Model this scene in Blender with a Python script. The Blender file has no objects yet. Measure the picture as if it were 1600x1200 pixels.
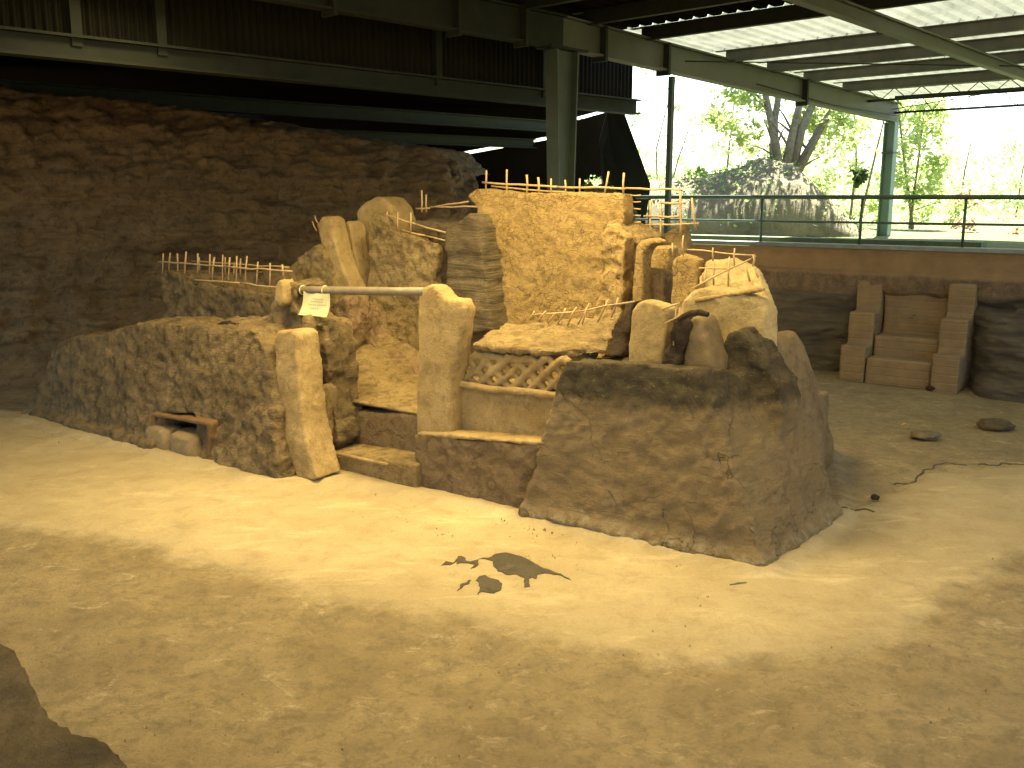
import bpy, bmesh, math, random
import numpy as np
from mathutils import Vector, noise
random.seed(7); rng = np.random.default_rng(7)
SC = bpy.context.scene
COL = SC.collection
# ------------------------------------------------------------------ camera
FPX = 1500.0; EYE = 3.2; PITCH = math.atan(292/1500)
cam = bpy.data.cameras.new('camera'); co = bpy.data.objects.new('camera', cam); COL.objects.link(co)
co.location = (0, 0, EYE); co.rotation_euler = (math.pi/2-PITCH, 0, 0)
cam.sensor_width = 36; cam.lens = 36*FPX/1600; cam.clip_end = 2000; cam.clip_start = .05
SC.camera = co
# ------------------------------------------------------------------ world, sun, exposure
SUN = Vector((.25, .55, 1.15)).normalized()
W = bpy.data.worlds.new('World'); SC.world = W; W.use_nodes = True
nt = W.node_tree; nt.nodes.clear()
sky = nt.nodes.new('ShaderNodeTexSky'); sky.sky_type = 'NISHITA'; sky.sun_disc = False
sky.sun_elevation = math.asin(SUN.z); sky.sun_rotation = math.atan2(SUN.x, SUN.y)
sky.air_density = 1.0; sky.dust_density = 1.5
bg = nt.nodes.new('ShaderNodeBackground'); bg.inputs[1].default_value = .065
wo = nt.nodes.new('ShaderNodeOutputWorld')
nt.links.new(sky.outputs[0], bg.inputs[0]); nt.links.new(bg.outputs[0], wo.inputs[0])
sl = bpy.data.lights.new('sun', 'SUN'); sl.energy = 5; sl.angle = math.radians(.5); sl.color = (1, .96, .88)
so = bpy.data.objects.new('sun', sl); COL.objects.link(so); so.rotation_euler = SUN.to_track_quat('Z', 'Y').to_euler()
SC.view_settings.view_transform = 'Standard'; SC.view_settings.look = 'None'
SC.view_settings.exposure = 3.15; SC.view_settings.gamma = 1
# warm area lights added under the roof, out of view; no lamp is seen
def added_warm_light(x, y, z, e, sx, sy, tx, ty, tz=0, col=(1, .77, .36)):
    l = bpy.data.lights.new('added_warm_light', 'AREA'); l.shape = 'RECTANGLE'; l.size = sx; l.size_y = sy
    l.energy = e; l.color = col; l.spread = math.radians(150)
    o = bpy.data.objects.new('added_warm_light', l); COL.objects.link(o); o.location = (x, y, z)
    o.rotation_euler = (Vector((x, y, z))-Vector((tx, ty, tz))).to_track_quat('Z', 'Y').to_euler()
added_warm_light(.3, 10.1, 5.6, 54, 2.4, 1.5, .1, 10.3, .0)
added_warm_light(-3.1, 10.0, 5.6, 44, 2.4, 1.5, -3.4, 9.9, 0)
added_warm_light(4.2, 6.2, 5.6, 16, 2.4, 1.0, 2.5, 8.0, 0)
added_warm_light(-.5, 3.6, 5.6, 27, 2.4, 1.2, 0, 6, 0)  # added fill for the foreground floor

# ------------------------------------------------------------------ geometry of the view
_F = np.array([0, math.cos(PITCH), -math.sin(PITCH)]); _U = np.array([0, math.sin(PITCH), math.cos(PITCH)])
CAM = np.array([0, 0, EYE])
def ray(x, y): return _F+(x-800)/FPX*np.array([1., 0, 0])-(y-600)/FPX*_U
def G(x, y, z=0.):
    d = ray(x, y); return CAM+d*(z-EYE)/d[2]
O = G(650, 770); u = np.array([.8, -.6, 0]); v = np.array([.6, .8, 0])
def B(x, y, b):                       # point on the facade-parallel plane b metres behind the doorway foot
    d = ray(x, y); return CAM+d*((b-(CAM-O)@v)/(d@v))
def D(x, y, Y):
    d = ray(x, y); return CAM+d*Y/d[1]
def L(a, b, z): return O+a*u+b*v+np.array([0, 0, z])
# shelter frame: g along the main girder, n to the left/back, origin at the tapered column
SG = np.array([.692, .722, 0]); SN = np.array([-.722, .692, 0]); S0 = np.array([.75, 15., 0])
def S(s, k, z): return S0+s*SG+k*SN+np.array([0, 0, z])
UP = np.array([0, 0, 1.])

# ------------------------------------------------------------------ materials
MATS = {}
class NT:
    def __init__(s, name):
        s.m = bpy.data.materials.new(name); s.m.use_nodes = True; s.t = s.m.node_tree; s.t.nodes.clear()
        s.out = s.n('ShaderNodeOutputMaterial'); s.bs = s.n('ShaderNodeBsdfPrincipled')
        s.l(s.bs.outputs[0], s.out.inputs[0])
        s.geo = s.n('ShaderNodeNewGeometry')
    def n(s, t, **k):
        q = s.t.nodes.new(t)
        for a, b in k.items(): setattr(q, a, b)
        return q
    def l(s, a, b): s.t.links.new(a, b)
    def noise(s, sc, det=6, rough=.6, dist=0, stretch=None, vec=None):
        q = s.n('ShaderNodeTexNoise'); q.inputs['Scale'].default_value = sc; q.inputs['Detail'].default_value = det
        q.inputs['Roughness'].default_value = rough; q.inputs['Distortion'].default_value = dist
        src = vec or s.geo.outputs['Position']
        if stretch:
            m = s.n('ShaderNodeMapping'); m.inputs['Scale'].default_value = stretch; s.l(src, m.inputs[0]); src = m.outputs[0]
        s.l(src, q.inputs['Vector']); return q.outputs['Fac']
    def ramp(s, fac, p0, p1, c0=(0, 0, 0, 1), c1=(1, 1, 1, 1)):
        r = s.n('ShaderNodeValToRGB'); r.color_ramp.elements[0].position = p0; r.color_ramp.elements[1].position = p1
        r.color_ramp.elements[0].color = c0; r.color_ramp.elements[1].color = c1; s.l(fac, r.inputs[0]); return r.outputs[0]
    def mix(s, fac, a, b, mode='MIX'):
        m = s.n('ShaderNodeMix', data_type='RGBA', blend_type=mode)
        for i, q in ((0, fac), (6, a), (7, b)):
            if isinstance(q, (int, float)): m.inputs[i].default_value = q
            elif isinstance(q, tuple): m.inputs[i].default_value = q if len(q) == 4 else q+(1,)
            else: s.l(q, m.inputs[i])
        return m.outputs[2]
    def math(s, op, a, b=None, clamp=False):
        m = s.n('ShaderNodeMath', operation=op, use_clamp=clamp)
        for i, q in ((0, a), (1, b)):
            if q is None: continue
            if isinstance(q, (int, float)): m.inputs[i].default_value = q
            else: s.l(q, m.inputs[i])
        return m.outputs[0]
    def col(s, c): s.l(c, s.bs.inputs['Base Color']) if not isinstance(c, tuple) else setattr(s.bs.inputs['Base Color'], 'default_value', c+(1,))
    def bump(s, h, st, dist):
        b = s.n('ShaderNodeBump'); b.inputs['Strength'].default_value = st; b.inputs['Distance'].default_value = dist
        s.l(h, b.inputs['Height'])
        if s.bs.inputs['Normal'].is_linked: s.l(s.bs.inputs['Normal'].links[0].from_socket, b.inputs['Normal'])
        s.l(b.outputs[0], s.bs.inputs['Normal'])
    def z(s):
        q = s.n('ShaderNodeSeparateXYZ'); s.l(s.geo.outputs['Position'], q.inputs[0]); return q.outputs[2]

def earth(name, c1, c2, c3, crack=0., cscale=6., rough=.5, strat=0., stain=.35, fine=.5, straw=0.):
    """dry earth: c1 body, c2 patches, c3 stains; crack = dark crazing; strat = horizontal bedding"""
    s = NT(name); s.bs.inputs['Roughness'].default_value = .95; s.bs.inputs['Specular IOR Level'].default_value = .1
    big = s.noise(1.3, 5, .65, .4); mid = s.noise(7, 6, .7, .3); fin = s.noise(55, 5, .75)
    st = (1, 1, 1)
    c = s.mix(s.ramp(big, .38, .62), c1, c2)
    c = s.mix(s.math('MULTIPLY', s.ramp(mid, .50, .62), stain), c, c3)
    light = tuple(min(1, q*1.6) for q in c1)
    c = s.mix(s.math('MULTIPLY', s.ramp(s.noise(4, 7, .7, .8), .56, .72), .55), c, light)
    c = s.mix(.55*fine, c, s.mix(1.0, c, s.ramp(fin, .3, .7, (.55, .53, .5, 1), (1.35, 1.33, 1.3, 1)), 'MULTIPLY'))
    h = s.math('ADD', s.math('MULTIPLY', mid, .6), s.math('MULTIPLY', fin, .25))
    if strat:
        sn = s.noise(1, 8, .7, .5, (1.2, 1.2, 14)); c = s.mix(s.math('MULTIPLY', s.ramp(sn, .45, .62), strat), c, c3)
        h = s.math('ADD', h, s.math('MULTIPLY', sn, 1.6*strat))
    if straw:
        sn = s.noise(1, 6, .7, 1.2, (9, 9, 60)); h = s.math('ADD', h, s.math('MULTIPLY', sn, straw))
    s.bump(h, .9*rough+.1, .085)
    if crack:
        wv = s.n('ShaderNodeTexNoise'); wv.inputs['Scale'].default_value = 5; wv.inputs['Detail'].default_value = 4
        s.l(s.geo.outputs['Position'], wv.inputs['Vector'])
        va = s.n('ShaderNodeVectorMath', operation='MULTIPLY_ADD'); s.l(wv.outputs['Color'], va.inputs[0])
        va.inputs[1].default_value = (.28, .28, .28); s.l(s.geo.outputs['Position'], va.inputs[2])
        vo = s.n('ShaderNodeTexVoronoi', feature='DISTANCE_TO_EDGE'); vo.inputs['Scale'].default_value = cscale; s.l(va.outputs[0], vo.inputs['Vector'])
        ck = s.ramp(vo.outputs['Distance'], 0.0, .055)
        brk = s.ramp(s.noise(3.2, 4, .6), .42, .6)            # cracks come and go
        ckm = s.math('MAXIMUM', ck, s.math('SUBTRACT', 1.0, brk))
        c = s.mix(s.math('MULTIPLY', s.math('SUBTRACT', 1.0, ckm), crack), c, tuple(q*.35 for q in c3))
        s.bump(ckm, min(1, crack*1.2), .02)
    s.bump(fin, .35*fine+.1, .012)
    s.col(c); MATS[name] = s.m; return s.m

M_pale = earth('pale_daub', (.37, .27, .12), (.29, .20, .083), (.17, .112, .05), .12, 3.5, .6, stain=.45)
M_ochre = earth('cracked_ochre_daub', (.43, .30, .12), (.36, .245, .095), (.24, .15, .075), .6, 11, 1.0, stain=.35, straw=.3)
M_rough = earth('rough_daub', (.38, .28, .13), (.28, .20, .09), (.13, .085, .042), .3, 6, 1.0, stain=.6, straw=.5)
M_brown = earth('brown_earth', (.235, .168, .085), (.175, .12, .062), (.10, .064, .036), .3, 4, .8, stain=.5)
M_gray = earth('grey_layered_ash', (.19, .147, .085), (.135, .105, .062), (.07, .054, .034), 0, 5, .9, strat=.7, stain=.3)
M_left = earth('weathered_earth', (.30, .215, .105), (.20, .145, .072), (.095, .068, .036), .25, 4.5, 1.0, stain=.75, straw=.6)
M_bank = earth('bank_earth', (.22, .148, .072), (.155, .108, .055), (.05, .036, .022), 0, 4, .9, strat=.22, stain=.5, fine=.8)
M_burnt = earth('charred_earth', (.06, .043, .028), (.045, .032, .02), (.02, .015, .01), 0, 4, 1.0)
M_stone = earth('stone', (.30, .215, .10), (.24, .17, .08), (.14, .10, .06), 0, 4, .5)
M_orange = earth('fired_earth', (.20, .115, .052), (.16, .095, .045), (.10, .06, .03), 0, 4, .5)
M_pit = earth('dark_stone', (.20, .155, .09), (.16, .125, .07), (.11, .085, .05), 0, 4, .6)
M_damp = earth('damp_dark_earth', (.125, .105, .07), (.09, .078, .055), (.05, .044, .032), 0, 4, .8)

M_hump = earth('hump_earth', (.21, .15, .075), (.165, .12, .06), (.11, .082, .045), 0, 4, .6)
def m_block():
    s = NT('dark_topped_earth'); s.bs.inputs['Roughness'].default_value = .95; s.bs.inputs['Specular IOR Level'].default_value = .1
    big = s.noise(1.1, 5, .6, .5); mid = s.noise(5, 7, .7, .6); fin = s.noise(60, 5, .75)
    c = s.mix(s.ramp(big, .35, .65), (.232, .166, .082), (.178, .127, .064))
    c = s.mix(s.math('MULTIPLY', s.ramp(mid, .5, .68), .45), c, (.13, .105, .06))
    c = s.mix(s.math('MULTIPLY', s.ramp(s.noise(2.3, 6, .7, 1), .55, .7), .35), c, (.29, .23, .13))
    # soot/damp band of ash that covers the upper course, with a ragged lower edge
    zz = s.math('ADD', s.z(), s.math('MULTIPLY', s.math('SUBTRACT', s.noise(2.2, 6, .7, .8), .5), .45))
    band = s.math('SMOOTHSTEP' if False else 'GREATER_THAN', zz, 1.22)
    mr = s.n('ShaderNodeMapRange'); mr.inputs[1].default_value = 1.2; mr.inputs[2].default_value = 1.36; s.l(zz, mr.inputs[0])
    c = s.mix(s.math('MULTIPLY', mr.outputs[0], .95), c, s.mix(s.ramp(mid, .4, .6), (.045, .038, .023), (.08, .064, .038)))
    c = s.mix(.3, c, s.mix(1.0, c, s.ramp(fin, .3, .7, (.6, .58, .55, 1), (1.35, 1.33, 1.3, 1)), 'MULTIPLY'))
    # pale crust at the foot
    mr2 = s.n('ShaderNodeMapRange'); mr2.inputs[1].default_value = .2; mr2.inputs[2].default_value = .05; s.l(zz, mr2.inputs[0])
    c = s.mix(s.math('MULTIPLY', mr2.outputs[0], s.ramp(s.noise(9, 5, .7), .45, .6)), c, (.30, .25, .15))
    wv = s.n('ShaderNodeTexNoise'); wv.inputs['Scale'].default_value = 3; wv.inputs['Detail'].default_value = 5; s.l(s.geo.outputs['Position'], wv.inputs['Vector'])
    va = s.n('ShaderNodeVectorMath', operation='MULTIPLY_ADD'); s.l(wv.outputs['Color'], va.inputs[0]); va.inputs[1].default_value = (.6, .6, .6); s.l(s.geo.outputs['Position'], va.inputs[2])
    vo = s.n('ShaderNodeTexVoronoi', feature='DISTANCE_TO_EDGE'); vo.inputs['Scale'].default_value = 1.6; s.l(va.outputs[0], vo.inputs['Vector'])
    ckm = s.math('MAXIMUM', s.ramp(vo.outputs['Distance'], 0.0, .012), s.math('SUBTRACT', 1.0, s.ramp(s.noise(1.7, 4, .6), .48, .56)))
    c = s.mix(s.math('MULTIPLY', s.math('SUBTRACT', 1.0, ckm), .6), c, (.05, .036, .02)); s.bump(ckm, .7, .02)
    c = s.mix(s.math('MULTIPLY', s.ramp(s.noise(26, 5, .75), .60, .68), .5), c, (.31, .235, .125))
    c = s.mix(s.math('MULTIPLY', s.ramp(s.noise(17, 5, .75), .60, .67), .5), c, (.085, .06, .033))
    s.col(c)
    stw = s.noise(1, 7, .75, 1.5, (5, 5, 26))
    s.bump(s.math('ADD', s.math('MULTIPLY', mid, .5), s.math('MULTIPLY', stw, .5)), .9, .07); s.bump(fin, .6, .015)
    return s.m
M_block = m_block()

def m_ground():
    s = NT('trodden_floor'); s.bs.inputs['Roughness'].default_value = .93; s.bs.inputs['Specular IOR Level'].default_value = .15
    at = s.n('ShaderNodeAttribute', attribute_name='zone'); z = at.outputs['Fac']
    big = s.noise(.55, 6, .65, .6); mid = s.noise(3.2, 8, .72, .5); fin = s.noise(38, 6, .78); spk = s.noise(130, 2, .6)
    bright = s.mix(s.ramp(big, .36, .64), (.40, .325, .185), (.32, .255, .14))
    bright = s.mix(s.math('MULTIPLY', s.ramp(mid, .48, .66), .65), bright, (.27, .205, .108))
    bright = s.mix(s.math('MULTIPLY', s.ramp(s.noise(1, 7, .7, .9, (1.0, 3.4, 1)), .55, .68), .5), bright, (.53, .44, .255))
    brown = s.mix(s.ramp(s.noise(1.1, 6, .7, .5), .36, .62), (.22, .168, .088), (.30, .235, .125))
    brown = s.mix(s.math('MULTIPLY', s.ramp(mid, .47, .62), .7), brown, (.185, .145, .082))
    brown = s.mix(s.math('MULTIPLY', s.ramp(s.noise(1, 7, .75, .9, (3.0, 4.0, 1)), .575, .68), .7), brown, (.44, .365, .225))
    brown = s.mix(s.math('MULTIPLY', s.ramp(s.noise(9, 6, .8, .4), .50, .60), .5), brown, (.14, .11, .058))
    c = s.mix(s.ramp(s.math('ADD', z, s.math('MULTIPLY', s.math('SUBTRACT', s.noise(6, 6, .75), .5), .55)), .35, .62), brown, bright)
    c = s.mix(s.math('MULTIPLY', s.ramp(spk, .70, .75), .7), c, (.12, .09, .05))
    c = s.mix(.35, c, s.mix(1.0, c, s.ramp(fin, .3, .7, (.62, .6, .56, 1), (1.3, 1.3, 1.28, 1)), 'MULTIPLY'))
    s.col(c)
    hb = s.math('ADD', s.math('MULTIPLY', mid, 1.0), s.math('MULTIPLY', fin, .22))
    s.bump(hb, .6, .05)
    s.bump(s.math('MULTIPLY', fin, s.math('SUBTRACT', 1.25, z)), .6, .015)
    return s.m
M_ground = m_ground()

def plain(name, c, rough=.6, metal=0, var=.25, sc=6, bump=.15, c2=None):
    s = NT(name); s.bs.inputs['Roughness'].default_value = rough; s.bs.inputs['Metallic'].default_value = metal
    n1 = s.noise(sc, 6, .7, .3)
    a = c; b = c2 or tuple(q*(1-var) for q in c)
    s.col(s.mix(s.ramp(n1, .35, .65), a, b)); s.bump(n1, bump, .01); return s.m
M_green = plain('green_painted_steel', (.04, .058, .038), .55, 0, .3, 3)
M_gdark = plain('dark_green_steel', (.018, .022, .015), .6, 0, .3, 4)  # dark copy of the green steel; carries the shelter's shade in its colour
M_girder = plain('lit_girder_steel', (.065, .073, .045), .6, 0, .3, 2)  # lighter girder tone with the outside daylight put into the colour
M_rail = plain('green_rail_paint', (.04, .075, .045), .5, 0, .35, 8)
M_clad = plain('dull_green_sheet', (.013, .013, .008), .7, 0, .3, 1.5)
M_dark = plain('near_black_sheet', (.010, .008, .005), 1.0, 0, .3, 1.5)  # near-black tone for rear sheets, hood and dark roof sheet
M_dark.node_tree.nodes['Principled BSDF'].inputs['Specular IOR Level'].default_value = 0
M_clad.node_tree.nodes['Principled BSDF'].inputs['Specular IOR Level'].default_value = .05
M_gdark.node_tree.nodes['Principled BSDF'].inputs['Specular IOR Level'].default_value = .15
M_cane = plain('dry_cane', (.46, .31, .135), .6, 0, .4, 18, .2)
M_pole = plain('grey_pole', (.19, .15, .09), .5, 0, .3, 14, .2)
M_paper = plain('laminated_paper', (.55, .52, .27), .35, 0, .08, 6, .05)
M_ink = plain('faded_ink', (.30, .28, .17), .6, 0, .1)
M_conc = plain('grey_concrete', (.26, .26, .22), .9, 0, .25, 5, .3)
M_mosscon = plain('mossy_concrete', (.10, .13, .06), .9, 0, .35, 5, .4)
M_bark = plain('bark', (.24, .21, .14), .9, 0, .5, 9, .8)
M_twig = plain('dry_twigs', (.30, .26, .17), .9, 0, .4, 9, .3)
M_leaf0 = None
def leafm(name, c, tr=.5):
    s = NT(name)
    n1 = s.noise(2.2, 4, .6); n2 = s.noise(25, 2, .5)
    cc = s.mix(s.ramp(n1, .3, .7), c, tuple(q*.6 for q in c)); cc = s.mix(s.math('MULTIPLY', n2, .5), cc, tuple(min(1, q*1.5) for q in c))
    d = s.n('ShaderNodeBsdfDiffuse'); t = s.n('ShaderNodeBsdfTranslucent'); m = s.n('ShaderNodeMixShader'); m.inputs[0].default_value = tr
    s.l(cc, d.inputs[0]); s.l(cc, t.inputs[0]); s.l(d.outputs[0], m.inputs[1]); s.l(t.outputs[0], m.inputs[2]); s.l(m.outputs[0], s.out.inputs[0])
    return s.m
M_lf1 = leafm('green_leaf', (.28, .40, .14)); M_lf2 = leafm('yellow_green_leaf', (.42, .50, .20), .55)
M_lf3 = leafm('pale_leaf', (.42, .50, .26), .5); M_lf4 = leafm('reddish_leaf', (.42, .30, .18), .5); M_lf5 = leafm('dark_leaf', (.07, .11, .04), .4)
def m_sheet():
    s = NT('translucent_roof_sheet'); n1 = s.noise(1, 5, .7, .3, (1.5, 1.5, 1)); n2 = s.noise(.5, 3, .5)
    cc = s.mix(s.ramp(n1, .35, .7), (.44, .46, .36), (.27, .29, .22))
    d = s.n('ShaderNodeBsdfDiffuse'); t = s.n('ShaderNodeBsdfTranslucent'); m = s.n('ShaderNodeMixShader'); m.inputs[0].default_value = .15
    s.l(cc, d.inputs[0]); s.l(cc, t.inputs[0]); s.l(d.outputs[0], m.inputs[1]); s.l(t.outputs[0], m.inputs[2]); s.l(m.outputs[0], s.out.inputs[0])
    return s.m
M_sheet = m_sheet()
def m_brick():
    s = NT('adobe_brick'); s.bs.inputs['Roughness'].default_value = .95
    at = s.n('ShaderNodeTexCoord')
    zz = s.z(); n1 = s.noise(7, 6, .7)
    w = s.math('FRACT', s.math('MULTIPLY', s.math('ADD', zz, s.math('MULTIPLY', n1, .02)), 7.2))
    j = s.ramp(s.math('ABSOLUTE', s.math('SUBTRACT', w, .5)), .40, .48)
    c = s.mix(s.ramp(s.noise(3, 5, .7), .35, .65), (.225, .15, .072), (.17, .115, .058))
    c = s.mix(s.math('MULTIPLY', j, .45), c, (.30, .22, .12))
    s.col(c); s.bump(s.math('SUBTRACT', s.math('MULTIPLY', n1, .5), s.math('MULTIPLY', j, .5)), .7, .03); return s.m
M_brick = m_brick()
def m_wall():
    s = NT('pit_wall'); s.bs.inputs['Roughness'].default_value = .95
    zz = s.math('ADD', s.z(), s.math('MULTIPLY', s.math('SUBTRACT', s.noise(1.2, 6, .7, .6), .5), .22))
    n1 = s.noise(6, 7, .75, .4); sn = s.noise(1, 8, .7, .5, (1.2, 1.2, 16))
    c = s.mix(s.ramp(s.noise(2, 5, .6), .35, .65), (.08, .064, .042), (.115, .09, .054))
    c = s.mix(s.math('MULTIPLY', s.ramp(sn, .45, .6), .6), c, (.03, .026, .02))
    r = s.n('ShaderNodeMapRange'); r.inputs[1].default_value = 1.42; r.inputs[2].default_value = 1.5; s.l(zz, r.inputs[0])
    mids = s.mix(s.ramp(n1, .4, .62), (.18, .115, .06), (.085, .06, .036))
    c = s.mix(r.outputs[0], c, mids)
    r2 = s.n('ShaderNodeMapRange'); r2.inputs[1].default_value = 1.78; r2.inputs[2].default_value = 1.84; s.l(zz, r2.inputs[0])
    c = s.mix(r2.outputs[0], c, s.mix(s.ramp(s.noise(3, 5, .6), .3, .7), (.26, .165, .075), (.20, .125, .06)))
    s.col(c); s.bump(s.math('ADD', n1, sn), .8, .04); return s.m
M_wall = m_wall()

# ------------------------------------------------------------------ object helpers
def tag(o, label=None, cat=None, group=None, kind=None):
    if label: o['label'] = label
    if cat: o['category'] = cat
    if group: o['group'] = group
    if kind: o['kind'] = kind
    return o
def empty(name, loc, label, cat, group=None):
    o = bpy.data.objects.new(name, None); COL.objects.link(o); o.location = loc; o.empty_display_size = .2
    return tag(o, label, cat, group)
def link(name, V, Fc, mat, parent=None, smooth=True, **k):
    V = np.asarray(V, float)
    if parent is None: org = np.array([V[:, 0].mean(), V[:, 1].mean(), V[:, 2].min()])
    else:
        org = np.array([V[:, 0].mean(), V[:, 1].mean(), V[:, 2].min()])
    me = bpy.data.meshes.new(name); me.from_pydata([tuple(p) for p in (V-org)], [], [tuple(int(i) for i in f) for f in Fc])
    if smooth: me.polygons.foreach_set('use_smooth', [True]*len(me.polygons))
    me.materials.append(mat); me.update()
    o = bpy.data.objects.new(name, me); COL.objects.link(o)
    if parent is not None:
        o.parent = parent; po = world_loc(parent); o.location = org-po
    else: o.location = org
    return tag(o, **k)
def world_loc(o):
    p = np.array(o.location)
    while o.parent: o = o.parent; p = p+np.array(o.location)
    return p
def prism(front, off):
    """front: list of points, off: extrusion vector (or list of vectors)"""
    n = len(front); F_ = [np.asarray(p, float) for p in front]
    offs = off if isinstance(off, list) else [off]*n
    V = F_+[p+o for p, o in zip(F_, offs)]
    fc = [tuple(range(n)), tuple(range(2*n-1, n-1, -1))]+[(i, i+n, (i+1) % n+n, (i+1) % n) for i in range(n)]
    return V, fc
def boxv(c8):
    return [np.asarray(p) for p in c8], [(0, 1, 2, 3), (7, 6, 5, 4), (0, 4, 5, 1), (1, 5, 6, 2), (2, 6, 7, 3), (3, 7, 4, 0)]
def abox(a0, a1, b0, b1, z0, z1, inset=0):
    i = inset
    return boxv([L(a0, b0, z0), L(a1, b0, z0), L(a1, b1, z0), L(a0, b1, z0), L(a0+i, b0+i, z1), L(a1-i, b0+i, z1), L(a1-i, b1-i, z1), L(a0+i, b1-i, z1)])
def tri_mesh(V, Fc):
    bm = bmesh.new(); vs = [bm.verts.new(tuple(p)) for p in V]
    for f in Fc:
        try: bm.faces.new([vs[i] for i in f])
        except ValueError: pass
    bmesh.ops.triangulate(bm, faces=bm.faces[:]); bmesh.ops.recalc_face_normals(bm, faces=bm.faces[:])
    me = bpy.data.meshes.new('t'); bm.to_mesh(me); bm.free(); return me
def get(me):
    n = len(me.vertices); V = np.empty(n*3); me.vertices.foreach_get('co', V); V = V.reshape(-1, 3)
    return V, [tuple(p.vertices) for p in me.polygons]
def normals(me):
    n = len(me.vertices); N = np.empty(n*3); me.vertex_normals.foreach_get('vector', N); return N.reshape(-1, 3)
def sculpt(parts, voxel=.035, smooth=3, disp=((.03, 1.5), (.012, 7)), cuts=(), seed=0, strat=0, fn=None, crumb=0):
    """fuse closed shapes, round them off as worn earth and roughen them along their normals"""
    me = None; bm = bmesh.new()
    for V, Fc in parts:
        t = tri_mesh(V, Fc); bm.from_mesh(t); bpy.data.meshes.remove(t)
    me = bpy.data.meshes.new('s'); bm.to_mesh(me); bm.free()
    o = bpy.data.objects.new('s', me); COL.objects.link(o); tmp = []
    m = o.modifiers.new('r', 'REMESH'); m.mode = 'VOXEL'; m.voxel_size = voxel
    for V, Fc in cuts:
        c = bpy.data.objects.new('c', tri_mesh(V, Fc)); COL.objects.link(c); tmp.append(c)
        b = o.modifiers.new('b', 'BOOLEAN'); b.operation = 'DIFFERENCE'; b.object = c; b.solver = 'EXACT'
    if cuts:
        m = o.modifiers.new('r', 'REMESH'); m.mode = 'VOXEL'; m.voxel_size = voxel
    if smooth:
        m = o.modifiers.new('m', 'SMOOTH'); m.factor = .5; m.iterations = smooth*2
    dg = bpy.context.evaluated_depsgraph_get(); ev = o.evaluated_get(dg)
    res = bpy.data.meshes.new_from_object(ev)
    V, Fc = get(res); N = normals(res)
    for q in [o]+tmp:
        d = q.data; bpy.data.objects.remove(q); bpy.data.meshes.remove(d)
    h = np.zeros(len(V)); sd = Vector((seed*7.3, seed*3.1, seed*1.7))
    for amp, sc in disp:
        h += .62*amp*np.array([noise.fractal(Vector(p)*sc+sd, .9, 2.1, 4) for p in V])
    if strat:
        h += strat*np.array([noise.fractal(Vector((p[0]*.8, p[1]*.8, p[2]*7))+sd, .8, 2.1, 4) for p in V])
    if crumb:      # flakes broken out of the face
        for sc_, w_ in ((2.3, 1.), (6., .55)):
            t = np.array([noise.turbulence(Vector((p[0]*sc_, p[1]*sc_, p[2]*sc_*1.5))+sd, 4, False) for p in V])
            h -= crumb*w_*np.clip((t-.12)*6, 0, 1)*(.5+t)
    V = V+N*h[:, None]
    if fn: V = fn(V, N)
    bpy.data.meshes.remove(res)
    return V, Fc
def earthpiece(name, parts, mat, parent=None, label=None, cat=None, group=None, kind=None, **k):
    V, Fc = sculpt(parts, **k)
    return link(name, V, Fc, mat, parent, label=label, cat=cat, group=group, kind=kind)
def slab(pts, t, b=None, c=1):
    """pts: (px,py[,b]) outline of the face seen; t thickness backwards"""
    x0 = min(p[0] for p in pts); x1 = max(p[0] for p in pts); P_ = []
    for p in pts:          # the right-hand flank of the piece is part of what the outline encloses
        bb = p[2] if len(p) > 2 else b; w = (p[0]-x0)/(x1-x0); w = c*w*w*(3-2*w)
        P_.append(B(p[0], p[1], bb)*(1-w)+(B(p[0], p[1], bb+t)-v*t)*w)
    return prism(P_, v*t)
def tube(pts, r, seg=6, r2=None, wob=0):
    pts = [np.asarray(p, float) for p in pts]; V = []; Fc = []; n = len(pts)
    for i, p in enumerate(pts):
        d = pts[min(i+1, n-1)]-pts[max(i-1, 0)]; d = d/np.linalg.norm(d)
        a = np.cross(d, UP if abs(d[2]) < .9 else np.array([1., 0, 0])); a /= np.linalg.norm(a); c = np.cross(d, a)
        rr = r if r2 is None else r+(r2-r)*i/(n-1)
        for k in range(seg):
            t = 2*math.pi*k/seg; V.append(p+rr*(math.cos(t)*a+math.sin(t)*c))
    for i in range(n-1):
        for k in range(seg): Fc.append((i*seg+k, i*seg+(k+1) % seg, (i+1)*seg+(k+1) % seg, (i+1)*seg+k))
    Fc.append(tuple(range(seg-1, -1, -1))); Fc.append(tuple((n-1)*seg+k for k in range(seg)))
    return V, Fc
def merge(ps):
    V = []; Fc = []
    for a, b in ps:
        o = len(V); V += [np.asarray(q) for q in a]; Fc += [tuple(i+o for i in f) for f in b]
    return V, Fc
def beam(p0, p1, w, h, side=None):
    """box beam, p0/p1 centre of the ends, h vertical, w sideways"""
    p0 = np.asarray(p0, float); p1 = np.asarray(p1, float); d = p1-p0; d /= np.linalg.norm(d)
    s_ = np.cross(d, UP) if side is None else side; s_ = s_/np.linalg.norm(s_); up = np.cross(s_, d)
    c = []
    for p in (p0, p1):
        for a, b_ in ((-1, -1), (1, -1), (1, 1), (-1, 1)): c.append(p+s_*w/2*a+up*h/2*b_)
    return boxv([c[0], c[1], c[2], c[3], c[4], c[5], c[6], c[7]])
def ibeam(p0, p1, w, h, tf=.03, tw=.03):
    p0 = np.asarray(p0, float); p1 = np.asarray(p1, float)
    return merge([beam(p0+UP*(h/2-tf/2), p1+UP*(h/2-tf/2), w, tf), beam(p0-UP*(h/2-tf/2), p1-UP*(h/2-tf/2), w, tf), beam(p0, p1, tw, h-2*tf)])
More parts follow.
